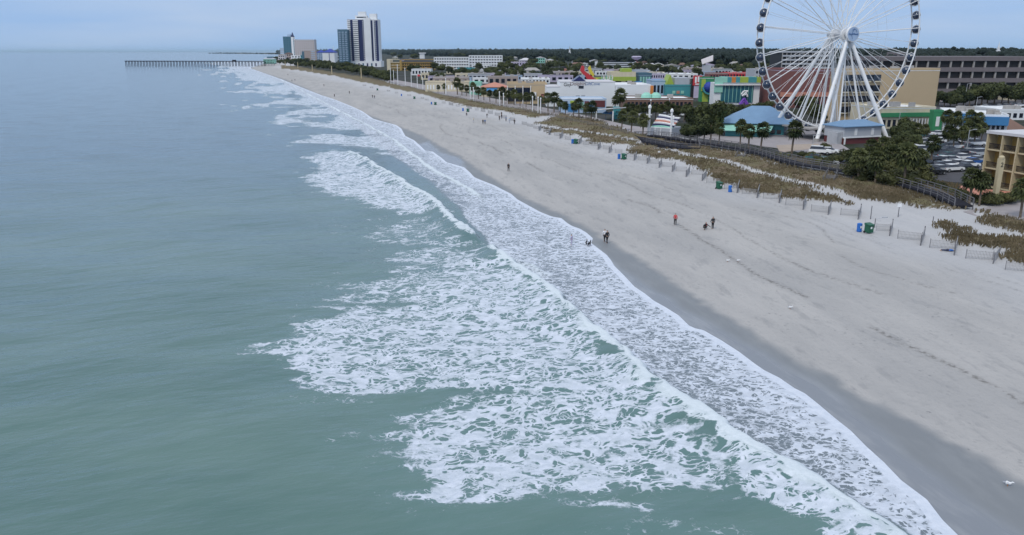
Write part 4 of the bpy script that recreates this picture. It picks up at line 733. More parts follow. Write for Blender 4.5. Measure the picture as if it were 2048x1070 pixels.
fr, t = block('shop_building', 'white annex right of the gift shop wall with pale louvred bay', 'building', 1230, 213, 1300, 213, 169, 24, 'white_wall', 'white_paint', None, par=.5, ac=2)
MB().box(fr.w*.05, fr.w*.16, -.2, -.003, fr.h*.4, fr.h*.95).build('louvre', M['grey_wall'], t); MB().box(fr.w*.985, fr.w*1.07, -.5, 3, -1, fr.h).build('red_pier', M['orange'], t)
# mural building and awnings
fr, t = block('shop_building', 'low arcade shop painted with blue, red and green murals below the gift wall', 'shop', 1122, 226, 1212, 226, 197, 14, 'pale_blue', 'white_paint', None, par=.5)
for x0, x1, z0, z1, mm in ((.04,.14,.3,.9,'black'),(.15,.36,.1,.7,'bright_blue'),(.36,.5,.3,.8,'mint'),(.52,.62,.4,.9,'maroon'),(.63,.72,.3,.6,'bright_blue'),(.74,.97,.45,.95,'maroon'),(.2,.3,.72,.94,'lime')): MB().box(fr.w*x0, fr.w*x1, -.14, -.003, fr.h*z0, fr.h*z1).build('mural_panel', M[mm], t)
fr = Frame(1190, 240, 1226, 243, 214); t = thing_at('pavilion', 'open white canopy with blue umbrellas beneath by the promenade', 'pavilion', fr)
m = MB().prism([(0,0),(fr.w,-.5),(fr.w,6),(0,6)], [fr.h-1.1, fr.h-.1, fr.h-.1, fr.h-1.1], [fr.h-.8, fr.h+.2, fr.h+.2, fr.h-.8]); m.build('canopy', M['white_paint'], t)
for x in (.3, fr.w - .4): MB().tube((x, .3, -.5), (x, .3, fr.h-.9), .22).build('post', M['white_paint'], t)
for x, mm in ((.25,'bright_blue'),(.55,'logo_blue'),(.8,'teal')): m = MB(); m.lathe((fr.w*x, 3, 0), [(.05,0),(.05,2.3),(1.5,2.2),(.05,3)], 10); m.build('umbrella', M[mm], t)
fr, t = block('kiosk', 'small turquoise kiosk right of the white canopy', 'kiosk', 1228, 238, 1240, 238, 215, 5, 'teal', 'teal', (2, 1), par=.2)
fr, t = block('shop_building', 'very long bright white flat roof behind the dense palm row', 'building', 1250, 222, 1385, 222, 196, 18, 'brown_roof', 'white_paint', (16, 1), par=.4, ac=3)
m = MB()
for x in (.36, .5): m.lathe((fr.w*x, 8, fr.h), [(2.2, 0), (2.0, 1.2), (.9, 2.1)], 10)
m.build('skylight', M['mint'], t)
# lime building with red slides and white sign letters
fr, t = block('attraction_building', 'lime green topped attraction with beige wall behind the gift building', 'attraction', 1222, 185, 1270, 183, 144, 22, 'cream', 'lime', (2, 1), par=2.6, z0=2)
MB().box(-fr.w*.9, fr.w*1.02, -.3, -.003, fr.h*.72, fr.h*.98).build('fascia', M['lime'], t); MB().box(fr.w*.45, fr.w*.85, 2, 12, fr.h+2, fr.h+4.5).build('roof_box', M['lime'], t); MB().box(fr.w*.97, fr.w*1.25, -1, 4, 0, fr.h*.7).build('blue_corner', M['bright_blue'], t)
fr, t = block('attraction_building', 'green-columned glass pavilion right of the lime attraction', 'attraction', 1276, 183, 1302, 182, 146, 16, 'tower_teal', 'pale_blue', (4, 1), par=1.2, mw='mint', fh=.8)
fr = Frame(1160, 190, 1205, 190, 130); t = thing_at('slide_sculpture', 'zigzag red slide with rainbow fan and yellow plume above the gift building', 'sculpture', fr); w, h = fr.w, fr.h
m = MB(); m.prism([(0,0),(1,0),(1,2),(0,2)], -1, h*.6); m.build('post', M['concrete'], t)
def slab(pts, y0, y1, mm, name):
    pts = [(x, .30 + .70*z) for x, z in pts]
    n = len(pts); v = [(x*w, y0, z*h) for x, z in pts] + [(x*w, y1, z*h) for x, z in pts]; MB().add(v, [tuple(range(n)), tuple(range(n, 2*n))[::-1]] + [((i+1)%n, i, n+i, n+(i+1)%n) for i in range(n)]).build(name, M[mm], t)
slab([(-.02,.75),(.06,.98),(.16,.94),(.18,.72),(.62,.38),(.52,.22),(.32,.30),(.20,.50),(.08,.60)], 0, 1.5, 'red', 'red_slide'); slab([(.32,.85),(.42,.98),(.52,.7),(.62,.55),(.56,.45),(.42,.6)], .2, 1.2, 'yellow', 'plume')
for k, mm in enumerate(('coral', 'yellow', 'lime', 'green', 'teal', 'bright_blue')): slab([(.55+.08*k-.04, 0), (.62+.075*k, .40-.012*k), (.70+.075*k, .38-.012*k), (.62+.08*k, 0)], 0-.1*k, 1-.1*k, mm, 'fan_stripe')
fr = Frame(1201, 190, 1226, 190, 149); t = thing_at('roof_sign', 'row of tall white upright sign letters on black base right of the rainbow fan', 'sign', fr)
MB().box(0, fr.w, 0, .6, -1, fr.h*.60).build('sign_base', M['black'], t)
for k in range(8): m = MB(); x = fr.w*(.04+.12*k); m.box(x, x+fr.w*.045, 0, .5, fr.h*.60+.003, fr.h*(.98-.02*(k % 3))); m.box(x+fr.w*.045, x+fr.w*.085, 0, .5, fr.h*(.74+.06*(k%2)), fr.h*(.80+.06*(k%2))); m.build('letter', M['white_paint' if k % 3 else 'mint'], t)
# teal attraction, red sign, ball building, green glass building
fr, t = block('attraction_building', 'teal fronted attraction with lime gable and dark pyramid roof', 'attraction', 1330, 195, 1380, 196, 169, 18, 'teal', 'tower_teal', None, par=.8)
MB().add([(fr.w*.02,1,fr.h+.4),(fr.w*.36,1,fr.h+.4),(fr.w*.18,1,fr.h+5.5),(fr.w*.36,12,fr.h+.4),(fr.w*.02,12,fr.h+.4),(fr.w*.18,12,fr.h+5.5)], [(0,1,2),(3,4,5),(1,3,5,2),(4,0,2,5),(4,3,1,0)]).build('gable_roof', M['lime'], t); MB().box(fr.w*.4, fr.w*1.0, 3, 16, fr.h+.4, fr.h+4).build('roof_hall', M['grey_wall'], t)
for x, mm in ((.28, 'mint'), (.45, 'coral'), (.62, 'mint')): MB().box(fr.w*x, fr.w*(x+.12), -.2, -.003, fr.h*.35, fr.h*.6).build('sign_panel', M[mm], t)
fr, t = block('attraction_building', 'pale blue and orange low attraction left of the teal front', 'attraction', 1303, 194, 1329, 195, 160, 18, 'pale_blue', 'bright_blue', (3, 1), par=.6)
fr = Frame(1382, 196, 1400, 196, 150); t = thing_at('tower_sign', 'dark tower sign with pink and red emblem panels beside the green globe front', 'sign', fr)
MB().box(0, fr.w*.25, 0, 2, -1, fr.h*.85).build('pylon', M['black'], t); MB().box(fr.w*.25, fr.w, 0, 2, -1, fr.h*.55).build('panel', M['lilac'], t); MB().box(fr.w*.1, fr.w*1.1, -.3, -.003, fr.h*.55, fr.h*.98).build('sign', M['red'], t)
for x0, x1, z0, z1 in ((.3,.5,.66,.92),(.6,.8,.70,.94),(.35,1.0,.58,.63)): MB().box(fr.w*x0, fr.w*x1, -.38, -.303, fr.h*z0, fr.h*z1).build('sign_stroke', M['white_paint'], t)
fr, t = block('attraction_building', 'green attraction front holding a big dark blue and cyan globe', 'attraction', 1400, 203, 1425, 204, 154, 4, 'green', 'white_paint', None, par=.5); w, h = fr.w, fr.h
MB().box(w*.02, w*.35, -.2, -.003, h*.45, h*.95).build('wall_panel', M['lime'], t); MB().box(w*.15, w*.6, -.22, -.003, 0, h*.4).build('wall_panel', M['lime'], t)
gl = MB(); gl.add([(w*.62 + p[0]*w*.42, p[1]*w*.42, h*.62 + p[2]*w*.42) for p in ico(3)[0]], [tuple(q) for q in ico(3)[1]]); gl.build('globe', M['navy_blue_paint'], t, smooth=True)
gl = MB()
for k in range(10):
    a0 = R(180 + k * 12); a1 = R(180 + (k+1) * 12); r0, r1 = w*.45, w*.56
    gl.add([(w*.62+math.cos(a)*r, y, h*.62+math.sin(a)*r) for y in (-w*.36, -w*.1) for a, r in ((a0,r0),(a1,r0),(a1,r1),(a0,r1))], [(0,1,2,3),(7,6,5,4),(0,4,5,1),(1,5,6,2),(2,6,7,3),(3,7,4,0)])
gl.build('globe_ring', M['teal'], t)
fr = Frame(1426, 208, 1517, 211, 154); t = thing_at('attraction_building', 'mint and cyan building with big dark glass wall and white and purple twisted sign', 'attraction', fr); w, h = fr.w, fr.h
MB().box(0, w, 0, 7, -1, h*.80).build('wall', M['white_wall'], t)
bandc = ['mint', 'mint', 'mint', 'teal', 'orange', 'teal', 'lime', 'lime', 'teal', 'teal', 'lime']
for k, c_ in enumerate(bandc): a, b = w*k/11, w*(k+1)/11; MB().box(a, b-.01, -.6, 7, h*.803 if k > 1 else h*.6, h).build('colour_band', M[c_], t) if k > 1 else MB().box(a, b-.01, -.6, -.003, h*.45, h).build('colour_band', M['mint'], t)
MB().box(w*.15, w*.86, -.25, -.003, h*.08, h*.70).build('glass_wall', M['teal_glass'], t)
for k in range(9): MB().box(w*(.15+.085*k), w*(.15+.085*k)+.18, -.4, -.253, h*.08, h*.70).build('mullion', M['mint'], t)
MB().box(0, w, -1.2, -.003, h*.705, h*.75).build('ledge', M['white_paint'], t)
m = MB().path([(w*.58,-1.6,h*.38),(w*.63,-1.6,h*.5),(w*.72,-1.6,h*.5),(w*.66,-1.6,h*.42),(w*.60,-1.6,h*.33),(w*.70,-1.6,h*.40),(w*.72,-1.6,h*.30)], .35); m.build('twisted_sign', M['white_paint'], t)
m = MB().path([(w*.56,-1.6,h*.02),(w*.65,-1.6,h*.24),(w*.74,-1.6,h*.02)], .5); m.path([(w*.60,-1.7,h*.02),(w*.65,-1.7,h*.14),(w*.70,-1.7,h*.02)], .35); m.build('purple_frame', M['purple'], t)
# billboard tower, steeple, spire, garages
fr = Frame(1405, 152, 1422, 152, 122); t = thing_at('billboard_tower', 'grey lattice tower carrying tilted white billboards above the far town', 'billboard', fr)
for x in (.1, .5, .9): MB().tube((fr.w*x, 2, -1), (fr.w*x, 2, fr.h*.75), .5).build('post', M['concrete'], t)
m = MB(); m.box(0, fr.w, 1, 4, fr.h*.3, fr.h*.75); m.build('frame', M['grey_wall'], t); m = MB().prism([(-1,0),(fr.w+1,0),(fr.w+2,5),(-1,5)], [fr.h*.76,fr.h*1.0,fr.h*1.35,fr.h*1.05], [fr.h*.8,fr.h*1.05,fr.h*1.4,fr.h*1.1]); m.build('billboard', M['hotel_pale'], t)
for u, v, vt, wd, nm, lb in ((1139, 118, 92, 6, 'steeple', 'slim white church steeple rising over the far woods'), (1993, 122, 84, 6, 'steeple', 'white stepped spire above the parking garage at the right')):
    p = G(u, v); H_ = (v - vt) / px_at(p); t = thing(nm, lb, 'steeple', p); k = H_ / 26
    for z0, z1, r_ in ((-2, 9, 3), (9, 14, 2.1), (14, 18, 1.3)): MB().box(-r_*k, r_*k, -r_*k, r_*k, z0*k+.003, z1*k).build('stage', M['white_wall'], t)
    MB().tube((0,0,18*k), (0,0,26*k), 1.0*k, .05, n=8).build('spire', M['white_wall' if u > 1500 else 'concrete'], t)
    MB().box(-.8*k, .8*k, -2.2*k, -2.1*k, 10*k, 12.5*k).build('opening', M['dark_glass'], t)
def garage(label, u0, v0, u1, v1, vt, d, floors, bays, wall, name='parking_garage', dark='black'):
    fr = Frame(u0, v0, u1, v1, vt); t = thing_at(name, label, 'parking garage', fr); w, h = fr.w, fr.h; f = h / floors
    MB().box(1, w - 1, 1.2, d, -1, h - f * .3).build('interior_shade', M[dark], t)  # solid black block: shade inside the decks put into colour
    for k in range(floors + 1): MB().box(0, w, 0, d if k == floors else 1.2, k*f - f*.40 + (0 if k else f*.2), k*f + (.003 if k < floors else 0)).build('deck', M[wall], t)
    me = MB().box(-.36, .36, .35, 1.1, -1, h - f*.41).mesh('column', M['concrete'])
    for k in range(bays + 1): link('column', me, t, (w * k / bays, 0, 0))
    return fr, t
garage('long dark brown parking garage with pale columns across the right background', 1756, 198, 2075, 200, 113, 45, 4, 14, 'dark_concrete')
fr, t = garage('pale grey parking deck seen through the big wheel', 1562, 150, 1664, 150, 102, 40, 6, 12, 'grey_wall')
block('stair_tower_building', 'brown stair tower on the garage right behind the wheel rim', 'tower', 1780, 140, 1806, 140, 104, 12, 'dark_concrete', 'concrete', (2, 2), par=.4)
# maroon hall and tan hotel
fr, t = block('hall_building', 'large maroon windowless hall wall behind the left part of the wheel', 'hall', 1558, 215, 1668, 216, 138, 30, 'red_brick', 'lilac', None, par=.6, ac=5)
MB().box(0, fr.w, -.5, -.003, fr.h*.30, fr.h*.42).build('ledge', M['coral'], t)
for k in range(9): MB().box(fr.w*(.08+.1*k), fr.w*(.12+.1*k), -.15, -.003, 1, fr.h*.22).build('window', M['dark_glass'], t)
fr, t = block('hotel_building', 'big tan stucco hotel with blank right wall behind the wheel', 'hotel', 1676, 244, 1866, 240, 137, 7, 'tan_stucco', 'white_paint', None, par=.7, ac=6); w, h = fr.w, fr.h
me = MB().box(-1.7, 1.7, -.2, -.003, -1.0, 1.0).mesh('window', M['dark_glass']); fme = MB().box(-1.9, 1.9, -.6, -.203, -1.35, -1.0).mesh('frame', M['cream'])
for r_ in range(4):
    for c_ in range(5): o = link('window', me, t, (w*(.05 + .072*c_), 0, h*(.86 - .205*r_))); link('frame', fme, o)
MB().box(w*.30, w*.42, -1.5, -.003, h*.30, h*.38).build('balcony', M['tan_stucco'], t); MB().box(w*.66, w*.80, -.1, -.003, h*.055+2, h*.07+2).build('sign', M['orange'], t)
# green and blue shops right of the wheel
fr, t = block('shop_building', 'long white roofed shop with green fascia below the tan wall', 'shop', 1758, 258, 1866, 256, 214, 16, 'cream', 'white_paint', None, par=.4, ac=4)
MB().box(0, fr.w, -.6, -.003, fr.h*.58, fr.h*.78).build('fascia', M['green'], t); openings(t, fr.w, fr.h*.55, 10, 1, 'dark_glass', fw=.6, fh=.6)
for k in range(9): MB().box(fr.w*(.5+.055*k), fr.w*(.515+.055*k), -1.5, -1.2, -.5, fr.h*.5).build('column', M['white_paint'], t)
fr, t = block('shop_building', 'bright green portal front between the green fascia shop and blue shops', 'shop', 1863, 262, 1882, 262, 220, 2.5, 'green', 'green', (1, 1), par=.5, mw='white_paint')
fr, t = block('shop_building', 'bright blue fronted shop with white roof, left of two', 'shop', 1884, 262, 1945, 264, 222, 16, 'white_wall', 'white_paint', (6, 1), par=.5, ac=4); MB().box(0, fr.w, -1.2, -.003, fr.h*.52, fr.h*1.0).build('fascia', M['bright_blue'], t)
fr, t = block('shop_building', 'bright blue fronted shop with white roof, right of two', 'shop', 1948, 266, 2012, 268, 228, 16, 'white_wall', 'white_paint', (6, 1), par=.5, ac=3); MB().box(0, fr.w, -1.2, -.003, fr.h*.50, fr.h*.98).build('fascia', M['bright_blue'], t)
fr, t = block('shop_building', 'white roofed block with vents at the right edge above the blue shops', 'shop', 1995, 240, 2062, 240, 218, 16, 'white_wall', 'white_paint', (5, 1), par=.6, ac=4)
# balcony hotel at the right edge
fr = Frame(1962, 372, 2085, 396, 263); t = thing_at('balcony_hotel', 'three-storey beige hotel with open balcony bays and white roof at the right edge', 'hotel', fr); w, h = fr.w, fr.h; nb_ = 4; bw = w / nb_; f = h / 3
MB().box(.02, w, 1.8, 14, -1, h - .3).build('wall', M['yellow_stucco'], t); MB().box(-.3, w + .3, -.4, 14.3, h - .297, h + .15).build('roof', M['pale_roof'], t)
sl = MB().box(.18, bw - .18, -.1, 1.797, -.12, .12).mesh('balcony_floor', M['beige_post']); ra = MB(); ra.box(.18, bw - .18, .05, .12, 1.0, 1.08)
for k in range(20): ra.box(.3 + k * (bw - .6) / 20, .34 + k * (bw - .6) / 20, .06, .10, .12, 1.0)
ra = ra.mesh('railing', M['wood_dark']); dr = MB().box(bw*.52, bw*.9, 1.70, 1.797, .13, 2.2).mesh('door', M['dark_glass']); cu = MB().box(bw*.55, bw*.68, 1.62, 1.697, .2, 2.1).mesh('curtain', M['pale_blue'])
for c_ in range(nb_ + 1): MB().box(c_*bw - .11, c_*bw + .11, -.3, 1.797, -1, h - .3).build('pier', M['beige_post'], t)
for c_ in range(nb_):
    for r_ in range(3): o = link('balcony_floor', sl, t, (c_*bw, 0, r_*f + .15)); link('railing', ra, o); link('door', dr, o); link('curtain', cu, o)
# ride station and pavilion under the wheel
fr = Frame(1686, 289, 1760, 285, 255); t = thing_at('ride_station', 'grey boarding station with blue roof and maroon base at the wheel foot', 'ride station', fr); w, h = fr.w, fr.h; d = 7
MB().box(.15, w-.15, .2, d, -.5, h*.40).build('base', M['maroon'], t); MB().box(0, w, 0, d, h*.403, h).build('wall', M['grey_wall'], t); MB().box(-.1, w+.1, -.12, 0.2, h*.36, h*.44).build('ledge', M['white_paint'], t)
hip(w, d, 1.3, h + .22, .5, .35).build('roof', M['blue_roof'], t)
for x in (.27, .72): MB().box(w*x, w*(x+.07), -.08, -.003, h*.5, h*.9).build('panel', M['white_paint'], t)
for x in (.005, .965): MB().box(w*x, w*x+.3, -.35, -.1, -.5, h*.36).build('post', M['white_paint'], t)
MB().box(-1.6, -.05, .5, 4, -.5, h*.7).build('stair_screen', M['steel'], t)
fr = Frame(1445, 268, 1590, 272, 246); t = thing_at('pavilion', 'wide pavilion with broad blue hipped roof left of the wheel', 'pavilion', fr); w, h = fr.w, fr.h
MB().box(1, w-3, 1, 15, -.5, h).build('wall', M['teal'], t); hip(w, 17, 4.2, h + .21, .8, .42).build('roof', M['blue_roof'], t); MB().prism([(-1,-8),(w*.66,-8),(w*.70,.9),(0,.9)], [h*.55, h*.55, h*.85, h*.85], [h*.60, h*.60, h*.92, h*.92]).build('lower_roof', M['mint'], t)
MB().box(1, w*.6, -6, .8, -.5, h*.5).build('lower_wall', M['teal'], t)
openings(t, w - 4, h * .6, 9, 1, 'dark_glass', x0=1, fw=.7, fh=.6)
for o in t.children:
    if o.name.startswith('window'): o.location.y = 1
# distinctive stage with striped curved canopy and tall masts
fr = Frame(1300, 272, 1342, 274, 232); t = thing_at('stage', 'grey-walled stage with curved white, red and navy striped canopy between white masts', 'stage', fr); w, h = fr.w, fr.h
MB().box(0, w, 0, 6, -.6, h*.42).build('wall', M['grey_wall'], t); MB().box(.1, w-.1, -.05, 6.1, h*.423, h*.47).build('deck', M['white_paint'], t)
for k, (mm, z0) in enumerate((('mint', .48), ('navy', .56), ('white_paint', .64), ('coral', .72), ('white_paint', .80), ('navy', .88), ('white_paint', .96))):
    m = MB(); n = 12; vs = []
    for i in range(n + 1):
        x = w * i / n; z = h * (z0 + .05 * math.sin(i / n * math.pi * 1.1 + k * .3)); y = .3 + k * .75; vs += [(x, y, z), (x, y + .8, z + .10), (x, y + .8, z - .25), (x, y, z - .35)]
    m.add(vs, [(i*4+a, (i+1)*4+a, (i+1)*4+(a+1)%4, i*4+(a+1)%4) for i in range(n) for a in range(4)]); m.build('canopy_stripe', M[mm], t)
for x in (.28, .55): MB().tube((w*x, -.6, -.6), (w*x, -.6, h*.45), .12).build('post', M['white_paint'], t)
for i, (u, v, vt, r_) in enumerate(((1297,274,216,.32),(1341,276,224,.30),(1345,272,238,.22))):
    p = G(u, v); H_ = (v - vt) / px_at(p) * 1.03; t = thing('mast', 'tall thick white mast beside the striped stage canopy, %s from the left' % nth(i+1), 'mast', p, 0, 'masts of the striped stage')
    MB().tube((0,0,-.3), (0,0,H_*.93), r_, r_*.9, 10).build('pole', M['white_paint'], t); m = MB(); m.lathe((0,0,H_*.93), [(r_*.9,0),(r_*1.5,.2),(r_*1.4,.7),(r_*.4,1.1)], 10); m.build('finial', M['white_paint'], t)
# ---------------------------------------------------------------- observation wheel
WC = Vector((86.3, 214, 29.32)); WR = 24.3; WA = .303; WW = 2.7
wu = Vector((math.cos(WA), math.sin(WA), 0)); wn = Vector((math.sin(WA), -math.cos(WA), 0)); wz = Vector((0, 0, 1))
gz = hz(86, 214)
wheel = thing('observation_wheel', 'giant white observation wheel with dark glass gondolas standing behind the boardwalk', 'observation wheel', (WC.x, WC.y, gz))
Wp = lambda r, a, s: tuple((wu * math.cos(a) + wz * math.sin(a)) * r + wn * s + Vector((0, 0, WC.z - gz)))
Pw = lambda p: tuple(Vector(p) - Vector((WC.x, WC.y, gz)))
mw = M['white_paint']
for s in (-1, 1):
    m = MB(); n = 84
    for i in range(n): m.tube(Wp(WR, 2*math.pi*i/n, s*WW/2), Wp(WR, 2*math.pi*(i+1)/n, s*WW/2), .19, n=6, cap=False)
    m.build('rim', mw, wheel)
    MB().tube(Wp(0, 0, s*1.7), Wp(0, 0, s*2.3), 1.5, 1.5, 18).build('hub_flange', M['white_paint'], wheel)
m = MB()
for i in range(42):
    a = 2*math.pi*(i+.5)/42; m.tube(Wp(WR, a, -WW/2), Wp(WR, a, WW/2), .08, n=5)
m.build('rim_brace', mw, wheel)
MB().tube(Wp(0, 0, -4.4), Wp(0, 0, 4.4), .75, n=14).build('axle', M['steel'], wheel)
for i in range(21):
    a = 2*math.pi*(i+.25)/21; m = MB()
    for s in (-1, 1): m.tube(Wp(1.7, a, s*2.0), Wp(WR-.1, a, s*WW/2), .11, n=5)
    for r_ in (6, 11, 16, 20.5): m.tube(Wp(r_, a, -(2.0 - .65*r_/WR)), Wp(r_, a, 2.0 - .65*r_/WR), .04, n=4)
    m.build('spoke', mw, wheel)
m = MB()
for r_ in (13.5,):
    for i in range(21):
        a = 2*math.pi*(i+.25)/21; b = 2*math.pi*(i+1.25)/21
        for s in (-1, 1): m.tube(Wp(r_, a, s*1.65), Wp(r_, b, s*1.65), .022, n=3, cap=False)
m.build('tie_cable', M['steel'], wheel)
for i in range(21):
    a = 2*math.pi*(i+.75)/21; m = MB()
    for s in (-1, 1): m.tube(Wp(1.4, a + .35*s, s*2.0), Wp(WR-.1, a, -s*WW/2), .045, n=4)
    m.build('stay_cable', mw, wheel)
disc = MB(); disc.tube(Wp(0, 0, 4.41), Wp(0, 0, 4.95), 1.72, 1.76, 28); disc = disc.build('hub_disc', M['disc_blue'], wheel)
MB().tube(Wp(0, 0, 4.3), Wp(0, 0, 4.93), 1.9, 1.9, 28).build('hub_ring', mw, wheel)
o = link('lettering', text_mesh('SkyWheel', .72, 'logo_blue'), disc); o.rotation_euler = (math.pi/2, 0, WA); o.location = Wp(0, 0, 5.0)
def wing(pts):
    m = MB()
    for p, q in zip(pts, pts[1:]): m.tube(Wp(math.hypot(*p), math.atan2(p[1], p[0]), 4.98), Wp(math.hypot(*q), math.atan2(q[1], q[0]), 4.98), .05, n=4)
    m.build('emblem_curve', M['logo_blue'], disc)
wing([(-.2, -1.2), (-.45, -.5), (-.4, .3), (-.05, 1.0), (.3, 1.25)]); wing([(-.5, .9), (.1, 1.3), (.7, 1.05), (1.0, .5)])
legs = [((1632,284), 3.3, .52), ((1776,280), 3.3, .52)]
for (u, v), s, r_ in legs:
    g_ = G(u, v); MB().tube(Wp(0, 0, s), Pw((g_[0], g_[1], g_[2]-.3)), r_*.8, r_, 12).build('leg', mw, wheel)
    MB().tube(Pw((g_[0], g_[1], g_[2]-.5)), Pw((g_[0], g_[1], g_[2]+.9)), r_*1.5, r_*1.4, 10).build('leg_foot', M['concrete'], wheel)
gl_ = Vector(G(1632, 284)); gr_ = Vector(G(1776, 280)); C0 = Vector((WC.x, WC.y, gz)); back = -(wn)
fwd = (gl_ + gr_) / 2 - C0; fwd.z = 0; span = fwd.dot(wn)
for base, r_ in ((gl_, .52), (gr_, .52)):
    q = base + back * (2 * span); q.z = gz - .3; MB().tube(Wp(0, 0, -3.3), Pw(q), r_*.8, r_, 12).build('leg', mw, wheel)
for fx_, s, sp, r_ in ((-.55, 3.0, .62, .42), (.5, 3.0, .55, .36), (-.45, -3.0, -.75, .42), (.25, -3.0, -.7, .34), (.75, -3.0, -.85, .34), (-.15, 2.8, .50, .30)):
    half = (gr_ - gl_).dot(wu) / 2; q = C0 + wu * (half * fx_) + wn * (span * sp); q.z = gz + 3.2 if fx_ > -.5 else gz - .2
    m = MB(); m.tube(Wp(0, 0, s), Pw(q), r_*.66, r_*.8, 9); m.build('strut', mw, wheel)
bc = Vector(G(1560, 264)); m = MB(); m.lathe(Pw(bc), [(2.4, -.3), (2.1, 1.2), (1.0, 4.2)], 12); m.build('leg_casing', M['grey_wall'], wheel)
m = MB(); m.box(-11, 9, -6, 6, 2.7, 3.1)
m.v = [tuple(Vector((math.cos(WA)*p[0]-math.sin(WA)*p[1], math.sin(WA)*p[0]+math.cos(WA)*p[1], p[2]))) for p in m.v]; m.build('boarding_deck', M['concrete'], wheel)
# gondola: two dark glazed half pods behind a broad white hoop
gp = MB(); prof = []
def pod(x0, x1, ry, rz, n=14, k=5):
    vs = []; fs = []
    for i in range(k + 1):
        t = i / k; x = x0 + (x1 - x0) * t; e = math.sqrt(max(0, 1 - (2 * t - 1) ** 4)) * .98 + .02 if False else (1 - abs(2*t-1) ** 3) ** .5 * .8 + .2
        vs += [(x, math.cos(2*math.pi*j/n)*ry*e, math.sin(2*math.pi*j/n)*rz*e) for j in range(n)]
    fs = [(i*n+j, i*n+(j+1)%n, (i+1)*n+(j+1)%n, (i+1)*n+j) for i in range(k) for j in range(n)] + [tuple(range(n))[::-1], tuple(range(k*n, (k+1)*n))]
    return vs, fs
body = MB(); body.add(*pod(-1.3, 1.3, 1.08, 1.05)); body = body.mesh('gondola', M['cabin_glass']); body.shade_smooth()
hoop = MB()
for x, rr_ in ((-.35, 1.10),):
    n = 16
    for i in range(n):
        a, b = 2*math.pi*i/n, 2*math.pi*(i+1)/n; hoop.tube((x, math.cos(a)*rr_, math.sin(a)*rr_), (x, math.cos(b)*rr_, math.sin(b)*rr_), .075, n=5, cap=False)
hoop.box(-.9, .9, -.5, .5, -1.16, -1.06); hoop.tube((-.12, 0, 1.0), (-.12, 0, 1.35), .09); hoop = hoop.mesh('frame', mw)
for i in range(42):
    a = 2*math.pi*(i+.5)/42; p = Wp(WR + .15, a, 0); o = link('gondola', body, wheel, (p[0], p[1], p[2] - .35)); o.rotation_euler = (0, 0, WA + R(62)); link('frame', hoop, o)

# ---------------------------------------------------------------- paved ground, boardwalk, promenade
def slab_px(name, px, dz, m, z=None):
    p = [G(u, v) for u, v in px]; mz = max(q[2] for q in p); mb = MB(); n = len(p); c = (sum(q[0] for q in p)/n, sum(q[1] for q in p)/n)
    pts = [(q[0], q[1], q[2] + dz) for q in p]; mb.add(pts + [(q[0], q[1], q[2]-.6) for q in pts], [tuple(range(n)), *[((i+1)%n, i, n+i, n+(i+1)%n) for i in range(n)]])
    return struct(mb.build(name, m))
slab_px('car_park', [(1782,352),(1800,262),(1880,252),(2010,262),(2010,300),(1955,345),(1945,368),(1860,362)][::-1], .10, M['asphalt'])
slab_px('plaza', [(1395,276),(1580,300),(1625,314),(1700,300),(1640,262),(1440,258)][::-1], .08, M['paving'])
slab_px('promenade', [(1290,276),(1240,262),(1190,248),(1130,238),(1060,224),(1000,213),(900,193),(800,170),(775,163),(780,158),(860,172),(920,184),(1010,202),(1080,214),(1140,226),(1200,238),(1260,252),(1350,262),(1350,277)][::-1], .12, M['paving'])
slab_px('beach_access_path', [(1926,424),(1950,432),(1990,433),(2048,441),(2120,452),(2120,400),(2048,405),(1990,412)][::-1], .06, M['paving'])
slab_px('street', [(1380,214),(1470,206),(1560,205),(1560,209),(1470,211),(1400,219)][::-1], .07, M['asphalt'])
slab_px('street', [(1868,226),(1880,200),(2060,200),(2060,222),(2000,216)][::-1], .09, M['asphalt'])
slab_px('street', [(860,172),(1010,155),(1160,158),(1160,163),(1010,162),(900,176)][::-1], .07, M['asphalt'])
slab_px('brick_plaza', [(1560,306),(1640,296),(1636,288),(1552,291)][::-1], .12, M['plaza_tan'])
slab_px('pool_deck', [(1895,378),(1950,392),(1975,402),(2010,398),(2040,396),(2020,384),(1960,378),(1920,372)][::-1], .09, M['coral'])
# elevated boardwalk, one thing: deck, two railings, posts
BW = [(1926,420),(1890,405),(1850,391),(1790,372),(1740,360),(1700,352),(1650,344),(1600,336),(1560,325),(1520,312),(1480,303),(1440,297),(1400,291),(1360,285),(1330,280),(1300,277)]
bp_ = [Vector(G(u, v)) for u, v in BW]; bz = max(p.z for p in bp_) + .8
cen = bp_[8]; bw_t = thing('boardwalk', 'raised grey wooden boardwalk with railings winding along the dune behind the beach', 'boardwalk', (cen.x, cen.y, 0))
def offs(pts, o):
    r = []
    for i, p in enumerate(pts):
        a = pts[max(i-1, 0)]; b = pts[min(i+1, len(pts)-1)]; d = Vector((b.x-a.x, b.y-a.y, 0)).normalized(); r.append(Vector((p.x - d.y*o, p.y + d.x*o, bz if i > 0 else bz - .35)))
    return r
def dense(pts, st):
    r = []
    for a, b in zip(pts, pts[1:]):
        n = max(1, int((b-a).length / st)); r += [a.lerp(b, k/n) for k in range(n)]
    return r + [pts[-1]]
Lf, Rt = offs(bp_, -1.35), offs(bp_, 1.35); m = MB()
for i in range(len(Lf)-1):
    q = [Lf[i], Lf[i+1], Rt[i+1], Rt[i]]; vs = [tuple(p - Vector((cen.x, cen.y, 0))) for p in q]; m.add(vs + [(p[0], p[1], p[2]-.25) for p in vs], [(0,1,2,3),(7,6,5,4),(0,4,5,1),(1,5,6,2),(2,6,7,3),(3,7,4,0)])
m.build('deck', M['wood_dark'], bw_t)
